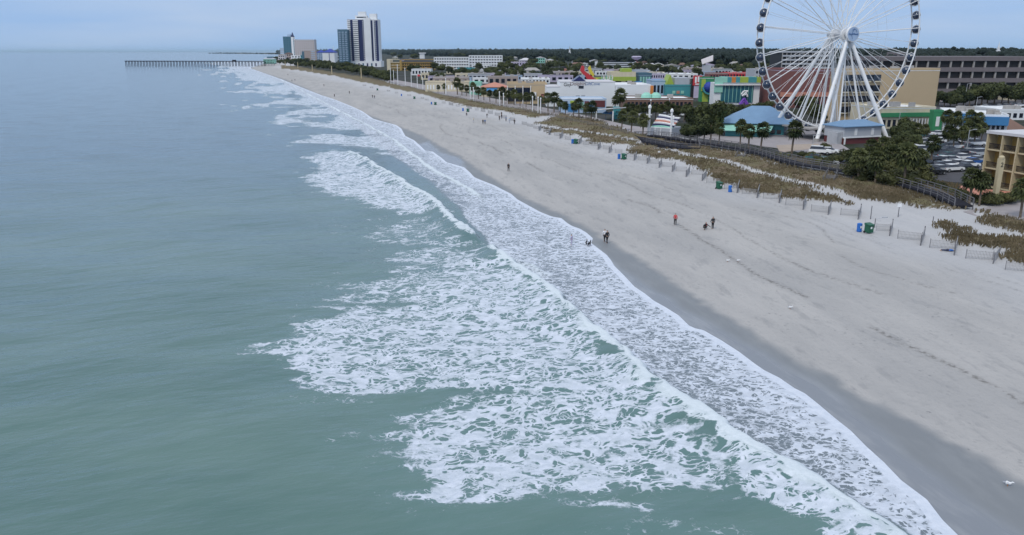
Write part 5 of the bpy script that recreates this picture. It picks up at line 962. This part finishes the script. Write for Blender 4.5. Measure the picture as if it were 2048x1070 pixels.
for side in (Lf, Rt):
    m = MB(); dn2 = dense(side, 1.8)
    for p in dn2: m.box(p.x-cen.x-.06, p.x-cen.x+.06, p.y-cen.y-.06, p.y-cen.y+.06, .8, p.z + 1.05)
    for hgt in (.35, .7, 1.08):
        for a, b in zip(dn2, dn2[1:]):
            for_ = .07 if hgt > 1 else .035; m.tube((a.x-cen.x, a.y-cen.y, a.z+hgt), (b.x-cen.x, b.y-cen.y, b.z+hgt), for_, n=4)
    m.build('railing', M['wood_grey'], bw_t)
def stair(name, label, u, v, rz, n=6, w=1.8, cat='stairs'):
    p = G(u, v); t = thing(name, label, cat, p, rz)
    for k in range(n): MB().box(-w/2, w/2, k*.35, k*.35+.4, .12+k*.16, .2+k*.16).build('step', M['wood_grey'], t)
    for s in (-1, 1): m = MB(); m.tube((s*w/2, 0, 1.0), (s*w/2, n*.35, 1.0+n*.16), .06, n=5); m.tube((s*w/2, 0, -.2), (s*w/2, 0, 1.0), .07, n=5); m.tube((s*w/2, n*.35, 0), (s*w/2, n*.35, 1.0+n*.16), .07, n=5); m.build('handrail', M['wood_grey'], t)
stair('wooden_steps', 'wooden steps from sand path up to the boardwalk near the lawn palms', 1478, 320, R(-30)); stair('wooden_steps', 'wooden steps and ramp from the sand up to the boardwalk near the shrub thicket', 1656, 366, R(-35), 7)
# broad dark deck left of the boardwalk
pts = [(1292,291),(1360,303),(1400,302),(1395,288),(1352,276),(1268,275)]; p = [G(*q) for q in pts]; c_ = p[0]; t = thing('wooden_deck', 'broad dark wooden deck with stepped sides below the striped stage', 'deck', (c_[0], c_[1], 0)); z = max(q[2] for q in p) + .35
MB().prism([(q[0]-c_[0], q[1]-c_[1]) for q in p], 1.2, z).build('platform', M['wood_dark'], t)
for i in range(len(p)-1):
    a, b = Vector((p[i][0]-c_[0], p[i][1]-c_[1], z)), Vector((p[i+1][0]-c_[0], p[i+1][1]-c_[1], z)); m = MB(); m.tube(a+Vector((0,0,1)), b+Vector((0,0,1)), .06, n=5); m.tube(a+Vector((0,0,.5)), b+Vector((0,0,.5)), .03, n=4); n = max(2, int((b-a).length/1.8))
    for k in range(n+1): q = a.lerp(b, k/n); m.tube(q, q+Vector((0,0,1.05)), .05, n=4)
    m.build('railing', M['wood_grey'], t)
# railing along the promenade seaward edge
PR = [(1256,272),(1200,256),(1150,246),(1100,234),(1060,226),(1000,214),(950,205),(900,195),(850,183),(800,172),(780,166)]; q_ = [Vector(G(*k)) for k in PR]; c_ = q_[3]
t = thing('promenade_railing', 'long blue-grey railing along the seaward edge of the promenade', 'railing', (c_.x, c_.y, 0)); m = MB()
for a, b in zip(dense(q_, 2.4), dense(q_, 2.4)[1:]):
    a = a - Vector((c_.x, c_.y, -.1)); b = b - Vector((c_.x, c_.y, -.1)); m.tube(a, a+Vector((0,0,1.15)), .06, n=4)
    for h_ in (1.1, .75, .4): m.tube(a+Vector((0,0,h_)), b+Vector((0,0,h_)), .05, n=4)
m.build('rails', M['wood_grey'], t)

# ---------------------------------------------------------------- sand fences, bins, posts
def make_panel():
    t = thing('sand_fence', 'x', 'sand fence'); m = MB()
    for k in range(18): m.box(k*.155+.08, k*.155+.13, -.015, .015, .02, 1.12 - .03*(k % 3))
    for z in (.3, .65, 1.0): m.box(0, 2.9, -.022, .022, z, z+.03)
    m.build('slats', M['slats'], t)
    for x in (0, 2.85): MB().tube((x, 0, -.2), (x, 0, 1.22), .035, n=6).build('post', M['wood_grey'], t)
    return t
PAN = [make_panel()]
FEN = [(1752,461,1779,462),(1779,472,1784,456),(1795,477,1843,481),(1841,491,1848,471),(1859,495,1909,498),(1908,511,1913,492),(1931,517,1985,520),(1986,528,1998,512),(2010,540,2062,544),(1681,430,1716,432),(1716,439,1721,424),(1622,422,1657,425),(1656,430,1661,416),(1571,410,1607,411),(1606,419,1611,405),(1526,397,1559,399),(1558,406,1562,393),(1484,387,1512,389),(1514,396,1518,382),(1448,378,1473,377),(1474,386,1478,372),(1413,366,1440,367),
 (1404,362,1412,352),(1383,349,1406,350),(1372,354,1379,343),(1352,342,1373,343),(1344,344,1350,336),(1324,333,1344,334),(1318,336,1323,327),(1300,327,1317,328),(1294,328,1299,320),(1276,320,1293,321),(1268,321,1273,313),(1254,314,1269,314),(1230,306,1244,307),(1218,306,1223,298),(1206,298,1219,299),(1196,299,1201,292),(1182,291,1195,292),(1166,289,1178,290),(1158,288,1163,281),(1130,279,1141,280),(1120,277,1125,270),(1108,271,1119,272),(1098,270,1102,263),(1087,264,1097,265),(1078,262,1082,256),(1067,257,1077,258),(1055,253,1065,254),(1044,249,1053,250),
 (1020,241,1030,242),(1004,236,1013,237),(990,231,999,232),(976,227,985,228),(962,223,970,224),(950,221,957,221),(935,217,943,218),(912,213,920,213),(898,210,906,211),(884,207,891,207),(850,201,857,201),(842,198,848,198),(815,192,822,192),(790,187,796,187),(774,183,780,183),(740,176,746,176),(726,172,732,172)]
FEN.sort(key=lambda q: -q[0])
for i, (u0, v0, u1, v1) in enumerate(FEN):
    a, b = G(u0, v0), G(u1, v1); L_ = math.hypot(b[0]-a[0], b[1]-a[1]); place(PAN, 0, a, math.atan2(b[1]-a[1], b[0]-a[0]), 'slatted sand fence panel at the dune foot, %s from the right' % nth(i+1), 'zigzag sand fence panels along the dune', L_/2.85, max(.9, min(1.15, L_/2.85)))
def make_bin(kind):
    if kind == 'green':
        t = thing('wheeled_bin', 'x', 'rubbish bin'); MB().prism([(-.38,-.38),(.38,-.38),(.38,.38),(-.38,.38)], .12, 1.05).build('body', M['bin_green'], t)
        m = MB(); m.add([(-.45,-.48,1.053),(.45,-.48,1.053),(.45,.42,1.053),(-.45,.42,1.053),(-.42,-.45,1.14),(.42,-.45,1.14),(.42,.40,1.28),(-.42,.40,1.28)], [(3,2,1,0),(4,5,6,7),(0,1,5,4),(1,2,6,5),(2,3,7,6),(3,0,4,7)]); m.build('lid', M['bin_green'], t)
        for s in (-1, 1): MB().tube((s*.40, .3, .14), (s*.47, .3, .14), .14, n=10).build('wheel', M['tyre'], t)
        MB().box(-.12, .12, -.40, -.383, .6, .85).build('sticker', M['white_paint'], t)
    else:
        t = thing('recycling_barrel', 'x', 'recycling barrel'); m = MB(); m.lathe((0,0,0), [(.30,0),(.33,.1),(.31,.4),(.33,.44),(.31,.5),(.33,.9),(.31,1.0)], 14); m.build('body', M['bin_blue'], t)
        m = MB(); m.lathe((0,0,1.0), [(.34,0),(.34,.06),(.15,.14)], 14); m.build('lid', M['bin_blue'], t); MB().box(-.1, .1, -.345, -.325, .5, .8).build('sticker', M['white_paint'], t)
    return t
BG, BB = [make_bin('green')], [make_bin('blue')]
for i, (u, v) in enumerate([(1737,466),(1438,378),(1248,319),(1152,288),(936,224),(871,210),(829,198),(755,181)]): place(BG, 0, G(u, v), R(20+i*9), 'dark green lidded wheeled bin at the sand fence, %s from the right' % nth(i+1), 'green bins along the sand fence', 1.08)
for i, (u, v) in enumerate([(1718,463),(1460,384),(1238,318),(1145,287),(926,222),(863,209),(803,192)]): place(BB, 0, G(u, v), R(10+i*30), 'bright blue recycling barrel at the sand fence, %s from the right' % nth(i+1), 'blue barrels along the sand fence', 1.05)
def post(u, v, vt, r_, mm, nm, lb, cat, grp=None, extra=None):
    p = G(u, v); H_ = (v - vt) / px_at(p) * 1.03; t = thing(nm, lb, cat, p, 0, grp); MB().tube((0,0,-.3), (0,0,H_), r_, r_*.8, 7).build('pole', M[mm], t)
    if extra == 'lamp': m = MB(); m.lathe((0,0,H_), [(.08,0),(.28,.15),(.25,.5),(.05,.6)], 8); m.build('lamp_head', M['white_paint'], t)
    if extra == 'arm': m = MB(); m.tube((0,0,H_-.1), (1.2,0,H_+.15), .05, n=5); m.box(.9, 1.6, -.15, .15, H_+.1, H_+.22); m.build('lamp_arm', M['steel'], t)
    if extra == 'flag': MB().box(.1, 1.8, -.03, .03, H_-1.3, H_-.2).build('flag', M['red'], t)
    if extra == 'sign': MB().box(-.3, .3, -.06, -.02, H_-.55, H_-.02).build('sign', M['white_paint'], t)
    return t, H_
PO = [(782,169,140),(788,170,143),(796,171,133),(811,174,140),(823,175,148),(835,178,150),(846,180,158),(892,191,160),(941,202,178),(947,203,178),(999,213,187),(1007,215,190),(1065,226,197),(1076,228,198),(1081,229,200)]
for i, (u, v, vt) in enumerate(PO): post(u, v, vt, .22, 'white_paint', 'promenade_pole', 'slender white pole standing on the far promenade, %s from the left' % nth(i+1), 'pole', 'white poles along the promenade', 'flag' if i == 5 else 'lamp')
for i, (u, v, vt) in enumerate([(571,134,123),(596,137,125),(625,143,130),(664,149,133),(723,158,137)]): post(u, v, vt, .5, 'beige_post', 'access_marker', 'pale tall beach access marker in the far tree belt, %s from the left' % nth(i+1), 'marker', 'beach access markers')
for i, (u, v, vt) in enumerate([(1300,238,204),(1337,240,202),(1295,262,238)]): post(u, v, vt, .1, 'steel', 'street_lamp', 'thin grey lamp post behind the striped stage, %s of three' % nth(i+1), 'street lamp', 'lamp posts behind the stage', 'lamp')
for i, (u, v, vt) in enumerate([(1624,304,272),(1660,290,268),(1795,268,226),(1928,214,170),(1950,228,196),(1886,290,260),(1932,308,262)]): post(u, v, vt, .09, 'steel', 'street_lamp', 'grey lamp post near the wheel and car park, %s from the left by distance' % nth(i+1), 'street lamp', 'lamp posts by the car park', 'arm')
for i, (u, v, vt, ex) in enumerate([(1741,438,412,None),(1749,455,437,'arm'),(1796,434,407,'sign'),(1865,449,433,None),(1690,412,400,None),(1473,352,344,None),(1318,310,302,'sign'),(1225,276,262,None),(1645,362,350,None),(1286,284,276,None)]):
    post(u, v, vt, .07, 'wood_grey', 'marker_post', 'thin %s in the dune sand, %s from the right' % ('sign post with small white board' if ex == 'sign' else 'grey stake', nth([0,1,2,3,4,5,6,7,8,9][i]+1)), 'post', 'stakes and signs in the dune sand', ex)
# beige numbered post
p = G(1988, 408); t = thing('numbered_post', 'tall tapered beige post bearing the number 2 before the balcony hotel', 'post', p, R(8)); H_ = (408-316)/px_at(p)*1.03
m = MB(); m.prism([(-.42,-.3),(.42,-.3),(.42,.3),(-.42,.3)], -.4, H_*.96); m.v = [(x*(.72+.28*min(1,max(0,z/H_))), y, z) for x, y, z in m.v]; m.build('column', M['beige_post'], t); m = MB(); m.lathe((0,0,H_*.963), [(.42,0),(.40,.25),(.2,.42)], 8); m.build('cap', M['beige_post'], t)
o = link('lettering', text_mesh('2', .95, 'black'), t, (0, -.33, H_*.83)); o.rotation_euler = (math.pi/2, 0, 0)

# ---------------------------------------------------------------- cars
def make_car(kind, paint):
    L_, H_, w = (4.5, 1.45, .88) if kind == 'sedan' else ((4.8, 1.8, .95) if kind == 'suv' else (5.6, 1.9, .98))
    t = thing('parked_car' if kind != 'pickup' else 'pickup_truck', 'x', 'car' if kind != 'pickup' else 'pickup'); bh = H_*.58
    lo = [(-.5,.30),(-.5,.56),(-.47,.60),(-.25,.66),(.28,.66),(.46,.60),(.5,.48),(.5,.28)] if kind == 'sedan' else [(-.5,.28),(-.5,.60),(-.48,.64),(.25,.64),(.46,.58),(.5,.46),(.5,.26)]
    def loft(out_, half, top_half, z0, z1, name, mm):
        n = len(out_); v = []
        for s in (-1, 1):
            for x, z in out_: zz = z*H_; k = (zz - z0*H_)/max((z1-z0)*H_, .01); v.append((x*L_, s*(half + (top_half-half)*max(0, min(1, k))), zz))
        return MB().add(v, [tuple(range(n)), tuple(range(n, 2*n))[::-1]] + [((i+1)%n, i, n+i, n+(i+1)%n) for i in range(n)]).build(name, mm, t)
    loft(lo, w, w*.97, .3, .66, 'body', M[paint]); cab = [(-.36,.64),(-.24,.97),(.06,.98),(.24,.66)] if kind == 'sedan' else ([(-.47,.64),(-.42,.98),(.10,1.0),(.25,.65)] if kind == 'suv' else [(-.10,.64),(-.08,.98),(.14,.98),(.26,.64)])
    loft(cab, w*.93, w*.74, .64, 1, 'cabin_glass', M['dark_glass']); xs = [c[0] for c in cab]
    MB().box(xs[1]*L_+.02, xs[2]*L_-.02, -w*.75, w*.75, H_*.975, H_*1.012).build('roof', M[paint], t)
    if kind == 'pickup': MB().box(-.48*L_, -.12*L_, -w*.8, w*.8, H_*.645, H_*.66).build('bed', M['black'], t)
    wh = MB().tube((0, -.11, 0), (0, .11, 0), .34, n=12).mesh('wheel', M['tyre']); rm = MB().tube((0, -.12, 0), (0, .12, 0), .19, n=8).mesh('rim', M['silver'])
    for x in (-.32, .33):
        for s in (-1, 1): o = link('wheel', wh, t, (x*L_, s*(w-.08), .34)); link('rim', rm, o)
    for s in (-1, 1): MB().box(.5*L_-.08, .5*L_+.02, s*w*.7-.18, s*w*.7+.18, H_*.46, H_*.54).build('headlight', M['white_paint'], t); MB().box(-.5*L_-.02, -.5*L_+.08, s*w*.75-.14, s*w*.75+.14, H_*.46, H_*.58).build('tail_light', M['red'], t)
    return t
C('car_white', .80, .82, .84, .25, var=.02); C('car_black', .015, .017, .022, .2, var=.02, spec=.8); C('car_grey', .10, .12, .14, .25, var=.02, spec=.8); C('car_silver', .42, .45, .48, .25, var=.02); C('car_blue', .02, .10, .34, .25, var=.02); C('car_red', .30, .02, .03, .25, var=.02); C('car_teal', .05, .14, .15, .25, var=.02)
CARS = {}
def car(kind, col, u, v, rz, label, grp):
    k = (kind, col)
    if k not in CARS: CARS[k] = [make_car(kind, 'car_' + col)]
    p = G(u, v); place(CARS[k], 0, (p[0], p[1], p[2] + .1), R(rz), label, grp, 1)
near_ = [('suv','white',1640,309,-25,'white boxy parked car at the left end by the wheel foot'),('sedan','white',1658,308,-25,'white parked car second from the wheel foot behind the lawn shrubs'),('sedan','teal',1632,322,-30,'pale teal parked car half hidden by shrubs below the white pair'),('sedan','silver',1655,331,-25,'silver parked car tucked into the shrubs near the blue car'),('sedan','blue',1680,330,-20,'bright blue parked car at the edge of the thicket'),('sedan','black',1700,333,-20,'black parked car right of the bright blue one')]
for k in near_: car(*k, 'cars parked near the wheel foot')
lot = [('suv','white',1843,292,8),('pickup','silver',1858,284,8),('suv','teal',1838,276,8),('sedan','white',1878,272,12),('sedan','silver',1898,270,12),('suv','white',1846,307,10),('sedan','silver',1866,304,12),('sedan','teal',1882,301,12),('sedan','grey',1899,305,12),('suv','white',1906,300,12),('sedan','white',1840,318,12),('sedan','grey',1853,314,12),
 ('sedan','teal',1897,318,14),('sedan','grey',1912,316,14),('sedan','black',1923,311,14),('sedan','silver',1938,310,14),('suv','white',1950,293,14),('suv','silver',1962,314,14),('sedan','black',1943,320,14),('sedan','black',1860,325,14),('sedan','black',1874,327,14),('suv','black',1850,337,16),('sedan','silver',1855,345,14),('sedan','grey',1880,338,16),('sedan','white',1895,336,16),('sedan','white',1917,334,16),('sedan','white',1936,336,16),('sedan','blue',1945,330,16),('sedan','silver',1955,326,16),('sedan','black',1868,350,16),('sedan','silver',1923,284,12),('sedan','grey',1938,300,12)]
lot += [('sedan','white',1884,287,12),('sedan','black',1868,290,12),('sedan','silver',1852,300,12),('suv','grey',1878,314,12),('sedan','white',1888,326,14),('sedan','silver',1903,326,14),('sedan','white',1926,321,14),('suv','white',1935,291,12),('sedan','black',1908,292,12),('sedan','silver',1880,345,16),('sedan','white',1903,344,16),('sedan','black',1931,342,16),('sedan','silver',1840,329,14),('sedan','white',1826,318,14),('suv','white',1828,305,12),('sedan','black',1952,304,14)]
cw_ = {'white': 'white', 'silver': 'silver', 'teal': 'dull green', 'grey': 'dark grey', 'black': 'black', 'blue': 'blue'}
cnt = {}
for kd, cl2, u, v, rz in sorted(lot, key=lambda q: (q[3]//14, q[2])):
    cnt[cl2, kd] = cnt.get((cl2, kd), 0) + 1; car(kd, cl2, u, v, rz, '%s %s in the hotel car park, %s such from the back' % (cw_[cl2], {'suv': 'tall boxy car', 'sedan': 'low car', 'pickup': 'pickup truck'}[kd], nth(cnt[cl2, kd])), 'cars in the hotel car park')
for i, (u, v, cl2) in enumerate([(1882,205,'white'),(1893,206,'silver'),(1905,205,'red'),(1917,206,'white'),(1955,221,'blue'),(1972,216,'white'),(1986,217,'black'),(1999,216,'white'),(2012,215,'silver'),(2040,214,'white'),(2028,212,'grey')]): car('sedan', cl2, u, v, 10, '%s car parked in the street behind the blue shops, %s from the left' % (cw_.get(cl2, cl2), nth(i+1)), 'cars behind the blue shops')
for i, (u, v, cl2) in enumerate([(1378,231,'red'),(1368,233,'white'),(1350,233,'black'),(1330,234,'silver'),(1390,232,'silver'),(884,160,'white'),(896,158,'black'),(905,158,'white'),(1290,233,'white'),(1012,166,'white')]): car('sedan', cl2, u, v, 5, '%s car on the street between the town buildings, %s in list from the stage' % (cw_.get(cl2, cl2), nth(i+1)), 'cars between the town buildings')

# ---------------------------------------------------------------- people, dog, gulls
def skin_mesh(name, joints, edges, m, parent=None):
    me = bpy.data.meshes.new(name); me.from_pydata([j[:3] for j in joints], edges, []); o = bpy.data.objects.new('tmp_' + name, me); COL.objects.link(o)
    o.modifiers.new('s', 'SKIN'); sb = o.modifiers.new('u', 'SUBSURF'); sb.levels = 1; sb.render_levels = 1
    for i, j in enumerate(joints): r = j[3]; me.skin_vertices[0].data[i].radius = (r, j[4] if len(j) > 4 else r)
    me.skin_vertices[0].data[0].use_root = True
    bpy.context.view_layer.update(); ev = bpy.data.meshes.new_from_object(o.evaluated_get(bpy.context.evaluated_depsgraph_get())); bpy.data.objects.remove(o); bpy.data.meshes.remove(me)
    ev.name = name; ev.materials.clear(); ev.materials.append(m); ev.shade_smooth(); return link(name, ev, parent)
def person(label, loc, rz, top, bottom, hair='black', stride=.0, arm=.15, lean=0, crouch=0, lie=False, s=1.0, grp=None, skirt=False):
    t = thing('person', label, 'person', loc, rz, grp); t.scale = (s,)*3
    hipz = .93 - crouch*.45; kz = .50 - crouch*.10; ky = -.30*crouch; st = stride; ls = lean
    J = dict(hip=(0,0,hipz), ch=(0,-ls*.6,hipz+.28), nk=(0,-ls,hipz+.55), hd=(0,-ls-.02,hipz+.70), ht=(0,-ls-.01,hipz+.80),
        sl=(-.19,-ls*.9,hipz+.49), sr=(.19,-ls*.9,hipz+.49), el=(-.25,-ls*.8+arm*.6,hipz+.22), er=(.25,-ls*.8-arm*.8,hipz+.22), hl=(-.24,-ls*.8+arm*.3-.06,hipz-.02), hr=(.24,-ls*.8-arm*1.6,hipz+.0),
        jl=(-.10,0,hipz-.06), jr=(.10,0,hipz-.06), kl=(-.11,-st*.5+ky,kz), kr=(.11,st*.35+ky,kz), al=(-.11,-st,.08), ar=(.11,st,.10), tl=(-.12,-st-.17,.035), tr=(.12,st-.15,.04))
    E = lambda seq, jj: [(jj.index(a), jj.index(b)) for a, b in seq]
    def sk(name, names, edges, rad, m): return skin_mesh(name, [(*J[k], rad[i]) for i, k in enumerate(names)], E(edges, names), m, t)
    nm = ['hip','ch','nk','hd','ht','sl','sr','el','er','hl','hr','jl','jr','kl','kr','al','ar','tl','tr']
    body = sk('body', nm, [('hip','ch'),('ch','nk'),('nk','hd'),('hd','ht'),('nk','sl'),('nk','sr'),('sl','el'),('el','hl'),('sr','er'),('er','hr'),('hip','jl'),('hip','jr'),('jl','kl'),('kl','al'),('al','tl'),('jr','kr'),('kr','ar'),('ar','tr')],
        [.12,.13,.055,.095,.07,.06,.06,.042,.042,.036,.036,.085,.085,.055,.055,.04,.04,.035,.035], M['skin'])
    ja = sk('jacket', ['hip','ch','nk','sl','sr','el','er','hl','hr'], [('hip','ch'),('ch','nk'),('nk','sl'),('nk','sr'),('sl','el'),('el','hl'),('sr','er'),('er','hr')], [.155,.17,.085,.085,.085,.062,.062,.045,.045], M[top])
    if bottom: sk('trousers', ['hip','jl','jr','kl','kr','al','ar'], [('hip','jl'),('hip','jr'),('jl','kl'),('jr','kr'),('kl','al'),('kr','ar')], [.14,.105,.105,.075,.075,.06,.06], M[bottom])
    J['h2'] = (J['hd'][0], J['hd'][1]+.03, J['hd'][2]+.05); J['h3'] = (J['hd'][0], J['hd'][1]+.04, J['hd'][2]+.10); sk('hair', ['h2','h3'], [('h2','h3')], [.10,.085], M[hair])
    fc = Vector(J['hd']); m = MB(); m.tube(fc+Vector((0,-.08,-.01)), fc+Vector((0,-.12,-.02)), .018, .008, 5); m.build('nose', M['skin'], t)
    for x in (-.035, .035): MB().box(fc.x+x-.01, fc.x+x+.01, fc.y-.098, fc.y-.085, fc.z+.01, fc.z+.025).build('eye', M['black'], t)
    if lie: t.rotation_euler = (math.pi/2, 0, rz); t.location.z += .16
    return t
PE = [('person in red jacket and dark trousers standing on the open sand', 1350,451,160,'red','black','black',.05,.1),
 ('person all in black standing at the right of the sand castle', 1425,458,200,'black','black','black',.03,.12),
 ('person in white top and black trousers walking at the water edge, left of a pair', 1209,484,-150,'sail','black','black',.2,.15),
 ('person all in black walking at the water edge, right of a pair', 1214,487,-150,'black','black','black',.22,.15),
 ('person in dark clothes walking alone across the empty sand', 1017,343,170,'black','black','black',.15,.2),
 ('person in black, left of the pair walking up the beach', 966,249,30,'black','black','black',.18,.1),('person in dark blue, right of the pair walking up the beach', 970,249,30,'logo_blue','black','black',.15,.1),
 ('pale dressed person standing apart on the sand left of a dark pair', 947,246,90,'cream','grey_wall','brown_roof',.05,.1),
 ('person in black near the sand fence, leftmost of the gathered group', 999,241,0,'black','black','black',.05,.1),('person in dark clothes in the fence group, second from its left', 1003,238,60,'black','denim','black',.05,.1),('person in navy in the fence group, middle of the group', 1012,243,120,'logo_blue','black','black',.1,.1),('person in pale blue in the fence group, fourth from its left', 1019,247,200,'pale_blue','grey_wall','black',.1,.1),('person in black at the right end of the fence group', 1029,249,180,'black','black','black',.1,.1),
 ('dark figure standing at the fence behind the group', 1003,233,10,'black','black','black',.0,.1),('dark figure bending near the fence left of the group', 974,236,80,'black','black','black',.0,.3),('small dark figure sitting on sand near the fence', 933,232,80,'black','denim','black',.0,.3),
 ('person in dark coat, left of a close pair on the far sand', 745,196,180,'black','black','black',.1,.1),('person in dark coat, right of a close pair on the far sand', 749,197,180,'black','denim','black',.1,.1),('tiny dark walker beyond the close pair on the far sand', 699,188,180,'black','black','black',.1,.1),
 ('dark walker by the far water edge', 669,194,180,'black','black','black',.2,.1),('tiny walker on far sand nearer the dunes', 648,173,0,'black','black','black',.1,.1),('farthest tiny walker on the sand toward the pier', 576,151,0,'black','black','black',.1,.1),('tiny walker at far sand, left of two', 584,163,0,'black','black','black',.1,.1),('tiny walker at far sand, right of two', 590,162,0,'black','denim','black',.1,.1)]
for i, (lb, u, v, rz, tp, bt, hr, st, arm) in enumerate(PE): person(lb, G(u, v), R(rz), tp, bt, hr, st, arm, s=1.04, crouch=.8 if 'sitting' in lb else 0)
person('small child in pale pink wading in the foam', (*at(1143, 489, .1), 0.02), R(-120), 'lilac', 'lilac', 'black', .05, .1, s=.85)
person('dark clothed person bending down by a hole in the sand', G(1408, 460), R(60), 'black', 'black', 'black', .0, .5, lean=.25, crouch=.9, s=.9)
person('child in red crouching beside the dark clothed digger', G(1413, 457), R(-60), 'red', 'black', 'black', .0, .5, lean=.2, crouch=.9, s=.72)
person('person lying face up in bright blue jacket against the sand fence', (G(1880, 502)[0], G(1880, 502)[1], G(1880, 502)[2]), R(80), 'bin_blue', 'denim', 'black', .0, .1, lie=True)
person('two-year-old sized child bent over in shallow foam beside a dark dog', (*at(1172, 489, .1), .02), R(100), 'black', 'black', 'black', 0, .4, lean=.2, crouch=.8, s=.6)
p = at(1178, 492, .05); t = thing('dog', 'small dark dog with white chest standing in the shallow foam', 'dog', (p[0], p[1], 0), R(150))
skin_mesh('body', [(0,0,.42,.13),(0,-.28,.44,.14),(0,.24,.42,.11),(0,-.42,.58,.08),(0,-.50,.68,.09),(0,-.66,.64,.045),(0,.36,.50,.03),(0,.50,.62,.02),
 (-.09,-.30,.24,.045),(-.09,-.28,.04,.03),(.09,-.30,.24,.045),(.09,-.34,.04,.03),(-.09,.20,.28,.06),(-.09,.30,.18,.03),(-.09,.26,.04,.03),(.09,.20,.28,.06),(.09,.32,.18,.03),(.09,.30,.04,.03)],
 [(0,1),(0,2),(1,3),(3,4),(4,5),(2,6),(6,7),(1,8),(8,9),(1,10),(10,11),(2,12),(12,13),(13,14),(2,15),(15,16),(16,17)], M['black'], t)
m = MB(); m.add([(-.07,-.47,.72),(-.02,-.47,.76),(-.06,-.46,.84),(-.05,-.44,.74)], [(0,1,2),(1,3,2),(3,0,2)]); m.add([(.07,-.47,.72),(.02,-.47,.76),(.06,-.46,.84),(.05,-.44,.74)], [(0,2,1),(1,2,3),(3,2,0)]); m.build('ear', M['black'], t)
def gull():
    t = thing('gull', 'x', 'gull'); skin_mesh('body', [(0,0,.22,.10),(0,-.13,.24,.085),(0,.16,.20,.05),(0,.28,.20,.02),(0,-.2,.33,.055),(0,-.24,.38,.05),(0,-.34,.36,.014)], [(0,1),(0,2),(2,3),(1,4),(4,5),(5,6)], M['white_paint'], t)
    for s in (-1, 1): MB().add([(s*.09,-.12,.27),(s*.10,.18,.24),(s*.03,.34,.22),(s*.06,0,.31)], [(0,1,3),(1,2,3),(0,3,2,1)]).build('wing', M['grey_wall'], t); MB().tube((s*.04, 0, 0), (s*.04, 0, .16), .012, n=4).build('leg', M['orange'], t)
    return t
GU = [gull()]
for (u, v), lb in (((2015,972),'white and grey gull standing on the wet sand at the right edge'),((1455,524),'small white gull on the sand, left of two close together'),((1476,524),'small white gull on the sand, right of two close together'),((1580,618),'white gull on dry sand above the wet band')): place(GU, 0, G(u, v), R(40), lb, 'gulls on the sand', .95)
# wind-ruffled dune grass as real blades
NG = 20000; gv, gf = [], []; ii = np.where((dune[idl] > .30) & (RAD[idl] < 420))[0]; pk = rng.choice(ii, NG); gx = X[idl][pk] + (rng.random(NG)-.5)*1.4; gy = Y[idl][pk] + (rng.random(NG)-.5)*1.8; g0 = hz_d(sdf(sea_poly, np.stack([gx, gy], 1))) + .2
for j in range(NG):
    hgt = .18 + .38*rng.random()
    for q in range(3):
        a = rng.random()*6.28; c_, s_ = math.cos(a), math.sin(a); o = len(gv); lx = (rng.random()-.5)*.5
        gv += [(gx[j]-c_*.05, gy[j]-s_*.05, g0[j]-.1), (gx[j]+c_*.05, gy[j]+s_*.05, g0[j]-.1), (gx[j]+lx+c_*.05, gy[j]+s_*.05, g0[j]+hgt), (gx[j]+lx-c_*.04, gy[j]-s_*.04, g0[j]+hgt*1.2)]; gf.append((o, o+1, o+2, o+3))
me = bpy.data.meshes.new('dune_grass'); me.from_pydata(gv, [], gf); me.materials.append(foliage('dry_grass', (.12, .10, .06), (.24, .20, .13), .25)); o = link('dune_grass', me); o['kind'] = 'stuff'
